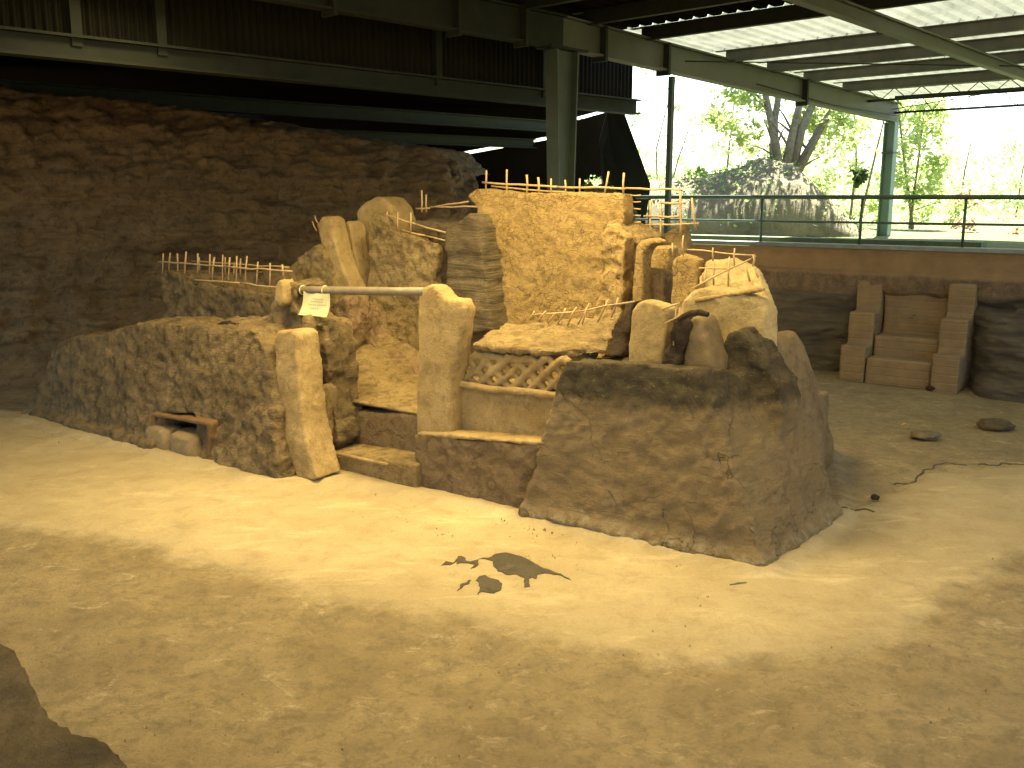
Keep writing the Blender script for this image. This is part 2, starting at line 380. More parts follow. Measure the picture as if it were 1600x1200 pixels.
def cane(parent, p0, p1, r=.012, name='cane'):
    p0 = np.asarray(p0, float); p1 = np.asarray(p1, float); ln = np.linalg.norm(p1-p0); n = max(3, int(ln/.22)+2)
    pts = []
    for i in range(n):
        q = p0+(p1-p0)*i/(n-1)
        if 0 < i < n-1: q = q+rng.normal(0, .006, 3)
        pts.append(q)
    V, Fc = tube(pts, r*random.uniform(.72, .98), 6)
    return link(name, V, Fc, M_cane, parent)
def canes(parent, lst, b, r=.012):
    """lst of (x0,y0,x1,y1[,b0,b1])"""
    for q in lst:
        b0, b1 = (q[4], q[5]) if len(q) > 4 else (b, b)
        cane(parent, B(q[0], q[1], b0), B(q[2], q[3], b1), r)

# ------------------------------------------------------------------ the floor
def in_poly_dist(X, Y, poly):
    n = len(poly); inside = np.zeros(X.shape, bool); dist = np.full(X.shape, 1e9)
    for i in range(n):
        x0, y0 = poly[i]; x1, y1 = poly[(i+1) % n]
        cond = ((y0 > Y) != (y1 > Y)) & (X < (x1-x0)*(Y-y0)/((y1-y0) if y1 != y0 else 1e-9)+x0)
        inside ^= cond
        dx, dy = x1-x0, y1-y0; t = np.clip(((X-x0)*dx+(Y-y0)*dy)/(dx*dx+dy*dy), 0, 1)
        dist = np.minimum(dist, np.hypot(X-x0-t*dx, Y-y0-t*dy))
    return np.where(inside, dist, -dist)
zone_px = [(-300, 640), (35, 640), (300, 600), (600, 560), (1100, 560), (1290, 780), (1335, 800), (1400, 752), (1450, 735), (1600, 728), (1800, 735), (1800, 850),
           (1600, 860), (1530, 895), (1480, 930), (1440, 985), (1320, 1012), (1100, 1042), (930, 1022), (850, 1000), (720, 965), (620, 945), (520, 932), (450, 905), (330, 880), (150, 835), (-300, 770)]
zone = [tuple(G(*q)[:2]) for q in zone_px]
step = .045
xs = np.arange(-13, 13.01, step); ys = np.arange(3.6, 21.5, step)
X, Y = np.meshgrid(xs, ys); nx, ny = len(xs), len(ys)
Xf, Yf = X.ravel(), Y.ravel()
N1 = np.array([noise.fractal(Vector((a*.55, b_*.55, 3)), .8, 2.1, 5) for a, b_ in zip(Xf, Yf)])
N2 = np.array([noise.fractal(Vector((a*3.1, b_*3.1, 9)), .9, 2.1, 4) for a, b_ in zip(Xf, Yf)])
sd = in_poly_dist(Xf, Yf, zone)+N1*.22+N2*.14
zmask = 1/(1+np.exp(-np.clip(sd/.22, -30, 30)))
H = .012*N1*2+.006*N2+.035*zmask-.035
H -= .018*np.exp(-((sd+.06)/.05)**2)          # a worn line along the edge of the trodden floor
foot_px = [(30, 655), (240, 708), (440, 762), (500, 752), (648, 773), (815, 805), (1200, 899), (1318, 808), (1300, 690), (900, 560), (300, 560)]
fd = in_poly_dist(Xf, Yf, [tuple(G(*q)[:2]) for q in foot_px])+.05*N2
H += np.where(fd > 0, .045, .045*np.exp(-(fd/.09)**2))      # dust and slumped soil along the foot of the walls
def ground_z(x, y): return float(H.reshape(ny, nx)[int(round((y-ys[0])/step)), int(round((x-xs[0])/step))])
V = np.stack([Xf, Yf, H], 1)
I = np.arange(nx*ny).reshape(ny, nx)
Fc = np.stack([I[:-1, :-1], I[:-1, 1:], I[1:, 1:], I[1:, :-1]], -1).reshape(-1, 4)
me = bpy.data.meshes.new('earth_floor'); me.from_pydata(V.tolist(), [], Fc.tolist()); me.polygons.foreach_set('use_smooth', [True]*len(me.polygons))
at = me.attributes.new('zone', 'FLOAT', 'POINT'); at.data.foreach_set('value', zmask.astype(np.float32))
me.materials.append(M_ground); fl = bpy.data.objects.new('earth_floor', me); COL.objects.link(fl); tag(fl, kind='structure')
link('ground', [(-400, -400, -.12), (400, -400, -.12), (400, 400, -.12), (-400, 400, -.12)], [(0, 1, 2, 3)], M_brown, kind='structure')

# ------------------------------------------------------------------ banks of the pit
def sheet(fn, ns, nt_, name, mat, **k):
    P_ = []
    for j in range(nt_):
        for i in range(ns): P_.append(fn(i/(ns-1), j/(nt_-1)))
    I = np.arange(ns*nt_).reshape(nt_, ns)
    Fc = np.stack([I[:-1, :-1], I[:-1, 1:], I[1:, 1:], I[1:, :-1]], -1).reshape(-1, 4)
    return link(name, np.array(P_), Fc, mat, **k)
def lerp_list(tab, t):
    for (t0, a), (t1, b_) in zip(tab, tab[1:]):
        if t <= t1: w = (t-t0)/(t1-t0) if t1 > t0 else 0; return np.asarray(a, float)*(1-w)+np.asarray(b_, float)*w
    return np.asarray(tab[-1][1], float)
def inter(pxs, fnY):
    pts = [D(px, py, Y) for px, py, Y in pxs]; return pts
base_pts = [(-17, 14.5, -.1), (-12.5, 16, -.1), (-9.6, 16.3, -.1), (-6.5, 16.6, -.1), (-3.5, 17.6, -.1), (-.8, 19.0, -.1), (1.2, 21, -.1)]
top_pts = [(-17, 17, 5.4)]+[tuple(D(*q)) for q in ((-160, 128, 18.2), (0, 140, 18.3), (190, 157, 18.6), (360, 183, 18.9), (520, 212, 19.4), (690, 234, 20.0), (738, 275, 20.8))]
ar = lambda P_: [(i/(len(P_)-1), p) for i, p in enumerate(P_)]
btab, ttab = ar(base_pts), ar(top_pts)
def bankfn(s_, t):
    if t > .93:
        p = lerp_list(ttab, s_); p = p+np.array([.3, 5.0, .15])*((t-.93)/.07); t2 = 1
    else:
        t2 = t/.93; p = lerp_list(btab, s_)*(1-t2)+lerp_list(ttab, s_)*t2
        p = p+np.array([0, .55*math.sin(t2*math.pi*2), 0])
    q = Vector((p[0]*.5, p[1]*.3, p[2]*1.9)); nz = noise.fractal(q, .8, 2.1, 6)
    ledge = math.floor(p[2]*2.1+1.3*noise.noise(Vector((p[0]*.3, 0, 4))))%2
    n2 = noise.fractal(Vector(p)*2.6, .8, 2.1, 4); amp = min(1, t2*6)
    # a projecting darker shelf low on the left
    bul = .75*math.exp(-((p[0]+7.6)/1.9)**2-((p[2]-1.0)/.6)**2)
    return p+np.array([.1*n2, -(.22*nz+.05*ledge+.11*n2-.30*max(0, noise.noise(Vector((p[0]*1.7, p[1], p[2]*3.4)))-.42))*amp-bul, .05*n2*amp])
sheet(bankfn, 260, 170, 'excavation_bank', M_bank, kind='structure')
# lower rim of the bank close to the camera, bottom left of the view
def rim(s_, t):
    edge = [D(-260, 820, 4.0), D(0, 1000, 3.35), D(70, 1078, 3.1), D(150, 1150, 2.9), D(250, 1212, 2.75), D(420, 1330, 2.5)]
    e = lerp_list(ar([tuple(q) for q in edge]), s_)
    e = np.array([e[0], e[1], e[2]])
    if t < .5: p = np.array([e[0], e[1], e[2]*(t*2)])
    else: p = e+np.array([-1.5, -1.6, .12])*((t-.5)*2)
    n2 = noise.fractal(Vector(p)*3.0, .8, 2.1, 5); n3 = noise.fractal(Vector(p)*11, .8, 2.1, 4); return p+np.array([.02*n2+.008*n3, .02*n2+.008*n3, .035*n2+.012*n3])
sheet(rim, 90, 70, 'pit_rim', M_gray, kind='structure')

WB = 10.4; WZ = 2.27
def wallfn(s_, t):
    a = -9+s_*22; z = -.1+t*(WZ+.1)
    p = L(a, WB, z); n1 = noise.fractal(Vector((a*.9, z*3, 2)), .8, 2.1, 5); n2 = noise.fractal(Vector((a*2.5, z*6, 7)), .8, 2.1, 5)
    low = 1/(1+math.exp((z-1.45+.12*noise.noise(Vector((a*1.5, 0, 1))))/.03))
    k = .03*n1*(1-low)+low*(-.22+.16*n1+.06*n2)
    if z > 1.85: k = .012*n1-.05
    # bank swelling forward to the right of the stair
    sw = 1/(1+math.exp(-(a-3.6)/.12))*(1 if z < 1.35+.15*n1 else 0)*1.15*(1-z*.35)
    sw2 = 1/(1+math.exp((a-1.35)/.1))*low*.2
    return p-v*(k+sw+sw2)
sheet(wallfn, 420, 90, 'pit_wall', M_wall, kind='structure')
# upper ground outside the pit
def upfn(s_, t):
    a = -40+s_*110; b_ = WB-.02+(t**2)*120
    z = WZ+(.0 if t < .06 else .06*noise.noise(Vector((a*.3, b_*.3, 0))))
    return L(a, b_, z)
M_soil = earth('upper_soil', (.15, .17, .07), (.10, .13, .045), (.07, .065, .035), 0, 4, .8)
sheet(upfn, 90, 60, 'upper_ground', M_soil, kind='structure')
V, Fc = merge([boxv([L(-9, WB+.12, WZ-.1), L(13, WB+.12, WZ-.1), L(13, WB+.45, WZ-.1), L(-9, WB+.45, WZ-.1), L(-9, WB+.12, WZ+.07), L(13, WB+.12, WZ+.07), L(13, WB+.45, WZ+.07), L(-9, WB+.45, WZ+.07)])])
link('path_kerb', V, Fc, M_conc, smooth=False, kind='structure')
V, Fc = boxv([L(-9, WB+1.3, WZ-.1), L(3.2, WB+1.3, WZ-.1), L(3.2, WB+1.8, WZ-.1), L(-9, WB+1.8, WZ-.1), L(-9, WB+1.3, WZ+.12), L(3.2, WB+1.3, WZ+.12), L(3.2, WB+1.8, WZ+.12), L(-9, WB+1.8, WZ+.12)])
link('mossy_kerb', V, Fc, M_mosscon, smooth=False, kind='structure')

# ------------------------------------------------------------------ adobe stair against the pit wall
st = empty('adobe_stair', tuple(L(2.4, 10.0, 0)), 'brick stair with stepped side piers against the right hand pit wall', 'stairs')
for i_, a0 in enumerate((1.44, 3.02)):
    off = -.12*i_
    parts = []
    for k, (b0, z1) in enumerate(((10.0, .6), (10.38, 1.17), (10.74, 1.74))):
        parts.append(abox(a0-.0*k, a0+.44, b0+off-.35, b0+off+.55, -.05, z1))
    V, Fc = sculpt(parts, .035, 1, ((.012, 3), (.008, 12)), seed=3+i_)
    link('side_pier', V, Fc, M_brick, st)
for k, (b0, z1) in enumerate(((9.85, .42), (10.25, .78))):
    V, Fc = sculpt([abox(1.9, 3.0, b0-.2, b0+.9, -.05, z1)], .04, 1, ((.015, 3), (.008, 12)), seed=8+k)
    link('step', V, Fc, M_brick, st)
V, Fc = sculpt([abox(1.9, 3.0, 10.5, 10.8, -.05, 1.6)], .04, 1, ((.03, 3), (.015, 12)), seed=12)
link('back_panel', V, Fc, M_brick, st)

# ------------------------------------------------------------------ the ruin
# left bench wall with the stone niche
pts = [(30, 652, -.62), (62, 590, -.5), (78, 545, -.42), (100, 527, -.4), (160, 524, -.36), (192, 508, -.32), (240, 503, -.3), (330, 507, -.3), (392, 512, -.3), (412, 545, -.36), (428, 590, -.42), (432, 640, -.5), (437, 700, -.58), (440, 758, -.66), (340, 735, -.66), (240, 706, -.66), (130, 680, -.64)]
cut = abox(-3.86, -3.22, -1.2, .15, .02, .50)
lw = earthpiece('earth_bench_wall', [slab(pts, .75, c=0), slab([(30, 660, -.74), (45, 640, -.7), (240, 692, -.74), (245, 712, -.8)], .3, c=0), slab([(326, 732, -.68), (340, 700, -.64), (385, 640, -.56), (425, 640, -.58), (436, 720, -.64), (430, 755, -.70), (370, 740, -.70)], .3, c=0)], M_left,
    label='long low weathered earth wall at the left with a small stone filled niche', cat='earth wall', voxel=0.026, smooth=2, disp=((.08, 1.0), (.045, 3.5), (.02, 12)), cuts=[cut], crumb=0.020, seed=1)
nf = []
def fr(x0, y0, x1, y1, w, d=-.70):
    return prism([B(x0, y0, d), B(x1, y1, d), B(x1, y1, d)-UP*w, B(x0, y0, d)-UP*w], v*.35)
V, Fc = sculpt([fr(236, 645, 328, 660, .05, -.63), prism([B(236, 648, -.63), B(240, 649, -.63), B(240, 698, -.63), B(236, 698, -.63)], v*.3), prism([B(323, 664, -.63), B(328, 665, -.63), B(326, 716, -.63), B(322, 716, -.63)], v*.3)], .016, 2, ((.015, 5),))
link('niche_frame', V, Fc, M_orange, lw)
for i, (x0, y0, x1, y1) in enumerate(((243, 663, 281, 713), (280, 672, 323, 721))):
    c = B((x0+x1)/2, (y0+y1)/2, -.50); w = np.linalg.norm(B(x1, y1, -.5)-B(x0, y1, -.5))/2; h = (B(x0, y0, -.5)-B(x0, y1, -.5))[2]/2
    bm = bmesh.new(); bmesh.ops.create_icosphere(bm, subdivisions=4, radius=1); V = []
    for q in bm.verts:
        p = np.array(q.co); e = np.sign(p)*np.abs(p)**.62
        n1 = noise.fractal(Vector(p)*1.6+Vector((i*5, 0, 0)), .8, 2.1, 4)
        V.append(c+u*e[0]*w*(1+.08*n1)+v*e[1]*.2*(1+.1*n1)+UP*e[2]*h*(1+.06*n1))
    Fc = [tuple(x.index for x in f_.verts) for f_ in bm.faces]; bm.free()
    link('niche_stone', V, Fc, M_stone, None, label=('left' if i == 0 else 'right')+' one of the two round stones in the wall niche', cat='stone', group='stones blocking the wall niche')
link('dark_crust', *sculpt([slab([(330, 508, .0), (360, 500, .0), (395, 503, .0), (390, 514, .0)], .25)], .02, 1, ((.02, 5),)), M_burnt, lw)

# cane topped wall behind it
cw = earthpiece('cane_topped_wall', [slab([(248, 430), (256, 421), (275, 424), (300, 437), (345, 449), (400, 457), (432, 462), (455, 470), (470, 640), (360, 640), (262, 560), (250, 500)], .55, .75, c=0),
     slab([(276, 422), (300, 429), (370, 430), (440, 418), (450, 470), (300, 470)], .35, 1.35, c=0)], M_left,
    label='low earth wall topped by a cane lattice behind the long left wall', cat='earth wall', disp=((.05, 1.6), (.035, 5), (.015, 13)), voxel=0.028, crumb=0.026, seed=2, smooth=2)
xs_ = [255, 266, 277, 291, 309, 328, 335, 348, 359, 370, 386, 403, 422, 441]; tp = [396, 395, 396, 393, 396, 397, 402, 398, 402, 400, 400, 409, 411, 413]; bt = [424, 420, 424, 426, 424, 430, 434, 442, 438, 444, 444, 446, 450, 430]
canes(cw, [(x, t, x+random.uniform(-3, 3), b_+4) for x, t, b_ in zip(xs_, tp, bt)], .85, .014)
canes(cw, [(247, 409, 350, 416), (350, 416, 456, 424), (300, 437, 375, 442), (375, 442, 445, 450), (300, 408, 452, 418, 1.3, 1.3), (311, 402, 311, 430, 1.3, 1.3), (352, 402, 352, 430, 1.3, 1.3), (366, 410, 366, 432, 1.3, 1.3), (376, 404, 376, 432, 1.3, 1.3)], .82, .015)

# doorway: left post, leaning column, crossbar, right pier
lp = earthpiece('door_post', [slab([(428, 470), (432, 446), (445, 437), (460, 444), (462, 482), (474, 500), (505, 508), (512, 540), (512, 600), (530, 690), (505, 720), (440, 700), (420, 560), (418, 500)], .5, .12, c=0)], M_left,
    label='stubby dark earth post with a rounded pale head at the left end of the crossbar', cat='earth post', disp=((.06, 2), (.03, 6), (.012, 14)), voxel=0.025, crumb=0.026, seed=4, smooth=2)
link('post_head', *sculpt([slab([(427, 470), (430, 446), (445, 434), (463, 441), (466, 472), (445, 480)], .22, .0)], .025, 4, ((.015, 5),)), M_pale, lp)
link('inner_shaft', *sculpt([slab([(470, 497), (485, 490), (505, 500), (510, 560), (510, 590), (498, 600), (480, 600)], .25, .02)], .03, 3, ((.03, 4), (.012, 12))), M_rough, lp)
link('foot_lump', *sculpt([slab([(488, 600), (515, 605), (530, 650), (535, 675), (510, 690), (490, 685)], .3, -.05)], .03, 5, ((.04, 4), (.012, 12))), M_rough, lp)
def colfn(V, N):
    return V
earthpiece('leaning_column', [prism([B(x, y, b_) for x, y, b_ in ((428, 530, -.32), (433, 517, -.32), (452, 515, -.32), (462, 521, -.33), (466, 570, -.34), (470, 620, -.36), (475, 670, -.39), (484, 710, -.42), (496, 750, -.46), (464, 752, -.46), (456, 725, -.44), (442, 680, -.42), (432, 620, -.38), (428, 570, -.34))], [v*.34]*3+[v*.36]*3+[v*.4]*8)], M_pale,
    label='pale square earth column leaning in front of the doorway at the left', cat='earth column', voxel=.025, smooth=3, disp=((.03, 2), (.012, 6), (.005, 18)), seed=5)
pier = earthpiece('door_pier', [slab([(649, 690), (650, 600), (650, 500), (651, 458), (660, 446), (678, 443), (695, 449), (706, 460), (722, 466), (738, 463), (746, 478), (744, 510), (737, 545), (726, 590), (722, 625), (722, 690)], .24, .2)], M_pale,
    label='thick smooth earth pier right of the doorway with a sagging top', cat='earth pier', disp=((.025, 1.6), (.012, 6), (.004, 18)), seed=6, smooth=4)
p0 = B(452, 453, .22); p1 = B(662, 456, .24)
bar = link('crossbar_pole', *tube([p0+(p1-p0)*t for t in (0, .25, .5, .75, 1)], .048, 20), M_pole, label='grey round pole laid across the doorway between the two earth posts', cat='pole')
# laminated notice tied to the pole
nb = .17
def notice():
    c = [B(474, 455, nb), B(514, 459, nb), B(515, 495, nb), B(470, 491, nb)]
    V = []; n = 14; m = 12
    for j in range(m+1):
        for i in range(n+1):
            s_, t = i/n, j/m; p = (c[0]*(1-s_)+c[1]*s_)*(1-t)+(c[3]*(1-s_)+c[2]*s_)*t
            V.append(p+v*(.02*math.sin(s_*3.1)*(1-t)-.05*t**4+.012*math.sin(s_*7+t*3))-UP*.01*math.sin(s_*math.pi)*(1-t))
    Fc = [(j*(n+1)+i, j*(n+1)+i+1, (j+1)*(n+1)+i+1, (j+1)*(n+1)+i) for j in range(m) for i in range(n)]
    return V, Fc, c
V, Fc, c = notice()
V2 = [p+v*.003 for p in V]; k = len(V)
no = link('paper_notice', V+V2, Fc+[tuple(q+k for q in f_[::-1]) for f_ in Fc], M_paper, label='small curled white paper notice tied under the left end of the crossbar', cat='notice')
ink = []
def onp(s_, t):
    p = (c[0]*(1-s_)+c[1]*s_)*(1-t)+(c[3]*(1-s_)+c[2]*s_)*t
    return p+v*(.02*math.sin(s_*3.1)*(1-t)-.05*t**4+.012*math.sin(s_*7+t*3)-.004)-UP*.01*math.sin(s_*math.pi)*(1-t)
for t, s0, s1 in ((.24, .38, .78), (.36, .32, .72), (.50, .22, .86), (.66, .36, .64)):
    x = s0
    while x < s1:
        w = random.uniform(.03, .07); q = [onp(x, t), onp(x+w, t), onp(x+w, t+.035), onp(x, t+.035)]; ink.append((q, [(0, 1, 2, 3)])); x += w+.018
    link('printed_line', *merge(ink), M_ink, no, smooth=False); ink = []
for x in (475.5, 513):
    c0 = p0+(p1-p0)*((x-452)/210.); ring = [c0+.054*(math.cos(t)*v+math.sin(t)*UP)-UP*.0 for t in np.linspace(0, 2*math.pi, 15)]
    link('tie', *tube(ring, .006, 6), M_paper, no)

# steps and inner floor
ds = empty('doorway_steps', tuple(L(-.6, .2, 0)), 'two worn earth steps rising through the doorway', 'steps')
link('lower_step', *sculpt([prism([B(x, y, .04) for x, y in ((490, 750), (500, 704), (560, 712), (640, 724), (650, 726), (650, 770), (600, 765))], v*.8)], .03, 3, ((.03, 2), (.015, 8))), M_rough, ds)
link('edge_strip', *tube([B(523, 708, -.03), B(560, 716, -.03), B(606, 726, -.03)], .022, 6), M_pale, ds)
link('upper_step', *sculpt([prism([B(x, y, .5) for x, y in ((515, 705), (520, 645), (590, 643), (640, 646), (700, 650), (700, 720))], v*1.2)], .03, 3, ((.03, 2), (.015, 8))), M_brown, ds)
link('upper_tread', *sculpt([prism([L(-1.9, .49, .735), L(.1, .49, .715), L(.1, 1.0, .74), L(-1.9, 1.0, .77)], UP*.04)], .02, 2, ((.012, 4), (.008, 14))), M_rough, ds)
fl_pts = [L(-3.2, .85, -.02), L(.1, .85, -.02), L(.1, 3.2, -.02), L(-3.2, 3.2, -.02), L(-3.2, .85, .78), L(.1, .85, .74), L(.1, 3.2, .95), L(-3.2, 3.2, 1.3)]
earthpiece('inner_floor', [boxv(fl_pts), boxv([L(-2.6, .85, .5), L(-1.25, .85, .5), L(-1.6, 2.4, .5), L(-3.6, 2.4, .5), L(-2.5, .9, .95), L(-1.75, .9, .8), L(-1.8, 2.2, 1.1), L(-3.3, 2.4, 1.5)])], M_rough, label='pale cracked earth floor inside the doorway of the ruin', cat='earth floor', voxel=0.032, smooth=4, disp=((.05, 1.5), (.03, 5), (.012, 14)), crumb=0.020, seed=9)
earthpiece('back_room_floor', [abox(0, 3.2, .6, 4.0, -.02, .9)], M_brown, label='raised earth floor of the back room behind the clay lattice', cat='earth floor', voxel=.06, seed=3)

# plinth, low panel and clay lattice
pl = earthpiece('earth_plinth', [prism([B(x, y, .13) for x, y in ((647, 683), (649, 676), (700, 682), (780, 690), (856, 694), (842, 750), (826, 812), (760, 792), (648, 771))], v*.9)], M_brown,
    label='dark brown cracked plinth under the smooth panel between pier and large block', cat='plinth', disp=((.02, 2), (.012, 8), (.006, 18)), crumb=0.029, seed=10, smooth=2, voxel=0.022)
link('pale_ledge', *sculpt([prism([B(x, y, .12) for x, y in ((650, 681), (651, 676), (700, 678), (780, 686), (850, 690), (850, 696), (780, 692), (700, 685))], v*.35)], .02, 2, ((.015, 4), (.01, 14))), M_pale, pl)
pn = earthpiece('low_panel', [prism([B(x, y, .40) for x, y in ((712, 606), (730, 600), (790, 608), (884, 618), (872, 700), (715, 690))], v*.3)], M_pale,
    label='smooth low earth panel with a rounded sill under the clay lattice', cat='earth panel', seed=11, smooth=4, disp=((.015, 2), (.006, 8)), voxel=.025)
link('sill', *sculpt([tube([B(715, 598, .36), B(730, 602, .36), B(770, 609, .36), B(800, 610, .36), B(886, 620, .36)], .045, 10)], .02, 3, ((.012, 5),)), M_pale, pn)
lat = []
bl = .44
def lp_(x, r_): return B(x, 549+(x-722)*.07+r_*54, bl)
for k in range(-3, 9):
    for sg_ in (1, -1):
        q = []
        for t in np.linspace(0, 1, 7):
            x = 718+k*27+(t*54 if sg_ > 0 else 54-t*54)+1.5*math.sin(k*5+t*7)
            if 716 <= x <= 896: q.append(lp_(x, t)+UP*.01*math.sin(k*3+t*9)+v*(.02 if sg_ > 0 else 0))
        if len(q) > 1: lat.append(tube(q, .042+.008*math.sin(k*2.3), 10))
lat.append(tube([lp_(742, .12), lp_(765, .06), lp_(790, .14), lp_(815, .1), lp_(835, .14)], .045, 8))
earthpiece('clay_lattice', lat, M_pale, label='row of pale clay lattice with diamond shaped openings under the fallen slab', cat='clay lattice', voxel=.013, smooth=4, disp=((.01, 5),), seed=12)
# fallen slab above the lattice
sb = [B(736, 537, .34), B(800, 543, .36), B(862, 547, .40), B(900, 548, .7), B(948, 545, .8), B(958, 520, .95), B(976, 476, 1.25), B(930, 488, 1.25), B(870, 502, 1.2), B(795, 503, 1.1), B(765, 517, .75)]
fs = earthpiece('fallen_slab', [prism(sb, -UP*.07), prism([B(770, 537, .45), B(870, 545, .5), B(930, 541, .9), B(950, 500, 1.1), B(900, 500, 1.15), B(800, 508, 1.0)], -UP*.2)], M_rough,
    label='sloping pale slab of fallen daub roof resting above the clay lattice', cat='fallen slab', disp=((.04, 2), (.03, 6), (.012, 16)), crumb=0.017, seed=13, smooth=1, voxel=0.02)
link('broken_edge', *sculpt([prism([B(942, 556, .75), B(956, 520, .95), B(976, 474, 1.25), B(990, 470, 1.25), B(978, 530, 1.0), B(970, 560, .8)], v*.3)], .025, 1, ((.05, 4), (.02, 12))), M_burnt, fs)
canes(fs, [(832, 492, 902, 487), (902, 487, 992, 471), (835, 486, 826, 500), (853, 486, 842, 502), (867, 489, 856, 505), (884, 482, 870, 508), (901, 480, 887, 508), (921, 474, 903, 507), (917, 480, 910, 507), (951, 468, 934, 503), (966, 466, 955, 496)], 1.0, .011)

# blocks standing at the head of the large block
earthpiece('rounded_block', [slab([(981, 585), (981, 520), (984, 488), (995, 472), (1015, 467), (1045, 474), (1062, 480), (1054, 530), (1046, 585)], .2, .75)], M_pale,
    label='smooth rounded pale block standing on the dark top of the large block', cat='earth block', disp=((.025, 2), (.01, 8), (.005, 18)), seed=14, smooth=6, voxel=.025)
bo = earthpiece('charred_stump', [slab([(1036, 572), (1046, 530), (1053, 500), (1066, 492), (1075, 510), (1068, 545), (1062, 575)], .25, .6, c=0)], M_burnt,
    label='dark broken crust wedged between the rounded block and the leaning hump', cat='broken crust', disp=((.06, 4), (.03, 12)), seed=15, smooth=1, voxel=.025)
link('black_strip', *sculpt([tube([B(1060, 500, .5), B(1075, 491, .5), B(1092, 488, .5), B(1108, 492, .5)], .03, 8)], .015, 1, ((.012, 8),)), M_burnt, bo)
canes(bo, [(1034, 484, 1062, 474), (1040, 505, 1062, 494), (1057, 476, 1052, 540), (1063, 480, 1060, 530)], .62, .012)
earthpiece('leaning_hump', [slab([(1062, 640), (1066, 560), (1066, 515), (1076, 498), (1095, 490), (1113, 497), (1128, 522), (1140, 560), (1146, 600), (1140, 650)], .4, .66)], M_hump,
    label='brown rounded hump of earth leaning on the large block below the lintel wall', cat='earth hump', disp=((.03, 2), (.015, 8), (.006, 18)), seed=16, smooth=6, voxel=.03)
# the large tapered block
c8 = [G(810, 806), G(1200, 897), G(1316, 808), G(1316, 808)-u*2.6, B(880, 561, .22), B(1100, 574, .38), B(1245, 590, 1.75), B(1245, 590, 1.75)-u*1.9]
for i in range(4): c8[i] = c8[i]-UP*.05
bigv = boxv(c8)
back = boxv([L(2.3, 1.6, -.05), L(3.6, 1.7, -.05), L(2.95, 4.4, -.05), L(2.0, 4.6, -.05), L(2.3, 1.6, 1.35), L(2.95, 1.8, 1.25), L(2.5, 4.2, 1.0), L(2.0, 4.6, 1.0)])
def foot(V, N):
    # a low crust sticks out round the foot
    k = np.exp(-((V[:, 2]-.06)/.07)**2)*.05; Nn = N.copy(); Nn[:, 2] = 0
    return V+Nn*k[:, None]
shoulder = slab([(1110, 680), (1122, 560), (1140, 520), (1165, 512), (1195, 530), (1222, 555), (1250, 590), (1256, 630), (1240, 700)], .5, 1.0)
earthpiece('tapered_block', [bigv, back, shoulder], M_block, label='large dark topped block with sloping sides at the right front corner', cat='earth block',
    voxel=0.026, smooth=4, disp=((.03, 1.1), (.022, 4), (.014, 11)), crumb=0.020, seed=17, fn=foot)
# lintel wall behind
lwall = earthpiece('lintel_wall', [slab([(1052, 640), (1056, 500), (1066, 468), (1085, 452), (1110, 447), (1165, 452), (1203, 464), (1216, 480), (1217, 640)], .3, 1.35), slab([(1085, 452, 1.6), (1100, 405, 2.1), (1150, 404, 2.1), (1190, 418, 2.1), (1213, 470, 1.7), (1213, 560, 1.7), (1085, 560, 1.6)], .2)],
    earth('yellow_daub', (.41, .32, .15), (.34, .25, .11), (.20, .14, .07), .25, 6, .45, stain=.5), label='yellow wall with an embedded lintel rising behind the large block', cat='earth wall', disp=((.03, 2), (.02, 6), (.008, 18)), seed=18, smooth=4)
link('lintel', *sculpt([prism([B(1084, 466, 1.325), B(1184, 450, 1.325), B(1184, 457, 1.325), B(1084, 474, 1.325)], v*.2)], .02, 2, ((.01, 5),)), M_pale, lwall)
canes(lwall, [(1074, 390, 1180, 399), (1051, 380, 1051, 400), (1068, 368, 1068, 400), (1114, 387, 1114, 408), (1148, 388, 1148, 418), (1084, 450, 1140, 420, 1.4, 1.6), (1140, 420, 1181, 400, 1.6, 1.8), (1140, 401, 1138, 450), (1092, 419, 1139, 420), (1177, 398, 1176, 416), (1178, 416, 1185, 434), (1104, 419, 1099, 450), (1115, 410, 1115, 445), (1163, 410, 1172, 440)], 1.75, .012)
earthpiece('rear_buttress', [slab([(1120, 720), (1150, 560), (1200, 520), (1230, 522), (1252, 548), (1280, 610), (1302, 668), (1310, 700), (1306, 730)], .9, 2.3)], M_brown, label='dark earth buttress showing behind the right side of the large block', cat='buttress', disp=((.03, 1.2), (.012, 6)), seed=20, smooth=9, voxel=.05)

# niche posts
nb_ = 2.05
earthpiece('ochre_slab', [slab([(928, 560), (934, 430), (938, 352), (955, 346), (980, 354), (994, 372), (988, 470), (984, 560)], .25, nb_)], M_ochre, label='upright ochre panel with a broken hollow top beside the tall cracked wall', cat='earth panel', disp=((.03, 2), (.02, 7), (.008, 18)), crumb=0.029, seed=21, smooth=3, voxel=0.022)
earthpiece('daub_ridge', [slab([(940, 352), (960, 345), (1000, 352), (1045, 368), (1040, 390), (995, 378), (965, 366)], .7, nb_+.3)], M_rough, label='crumbling earth rim behind the heads of the ochre panels', cat='earth rim', disp=((.05, 3), (.03, 8)), crumb=0.023, seed=22, smooth=2, voxel=0.024)
hollow = prism([B(x, y, nb_-.16) for x, y in ((1000, 600), (1000, 402), (1006, 388), (1020, 381), (1034, 386), (1039, 398), (1039, 600))], v*.6)
hollow = (hollow[0], hollow[1])
hp = earthpiece('hollow_post', [slab([(984, 560), (988, 440), (993, 385), (1003, 374), (1025, 371), (1042, 375), (1050, 392), (1054, 450), (1052, 560)], .22, nb_-.1)], M_ochre, label='rounded ochre post with a tall dark hollow in its face', cat='earth post', disp=((.01, 2), (.01, 7)), cuts=[hollow], seed=23, smooth=2, voxel=.022)
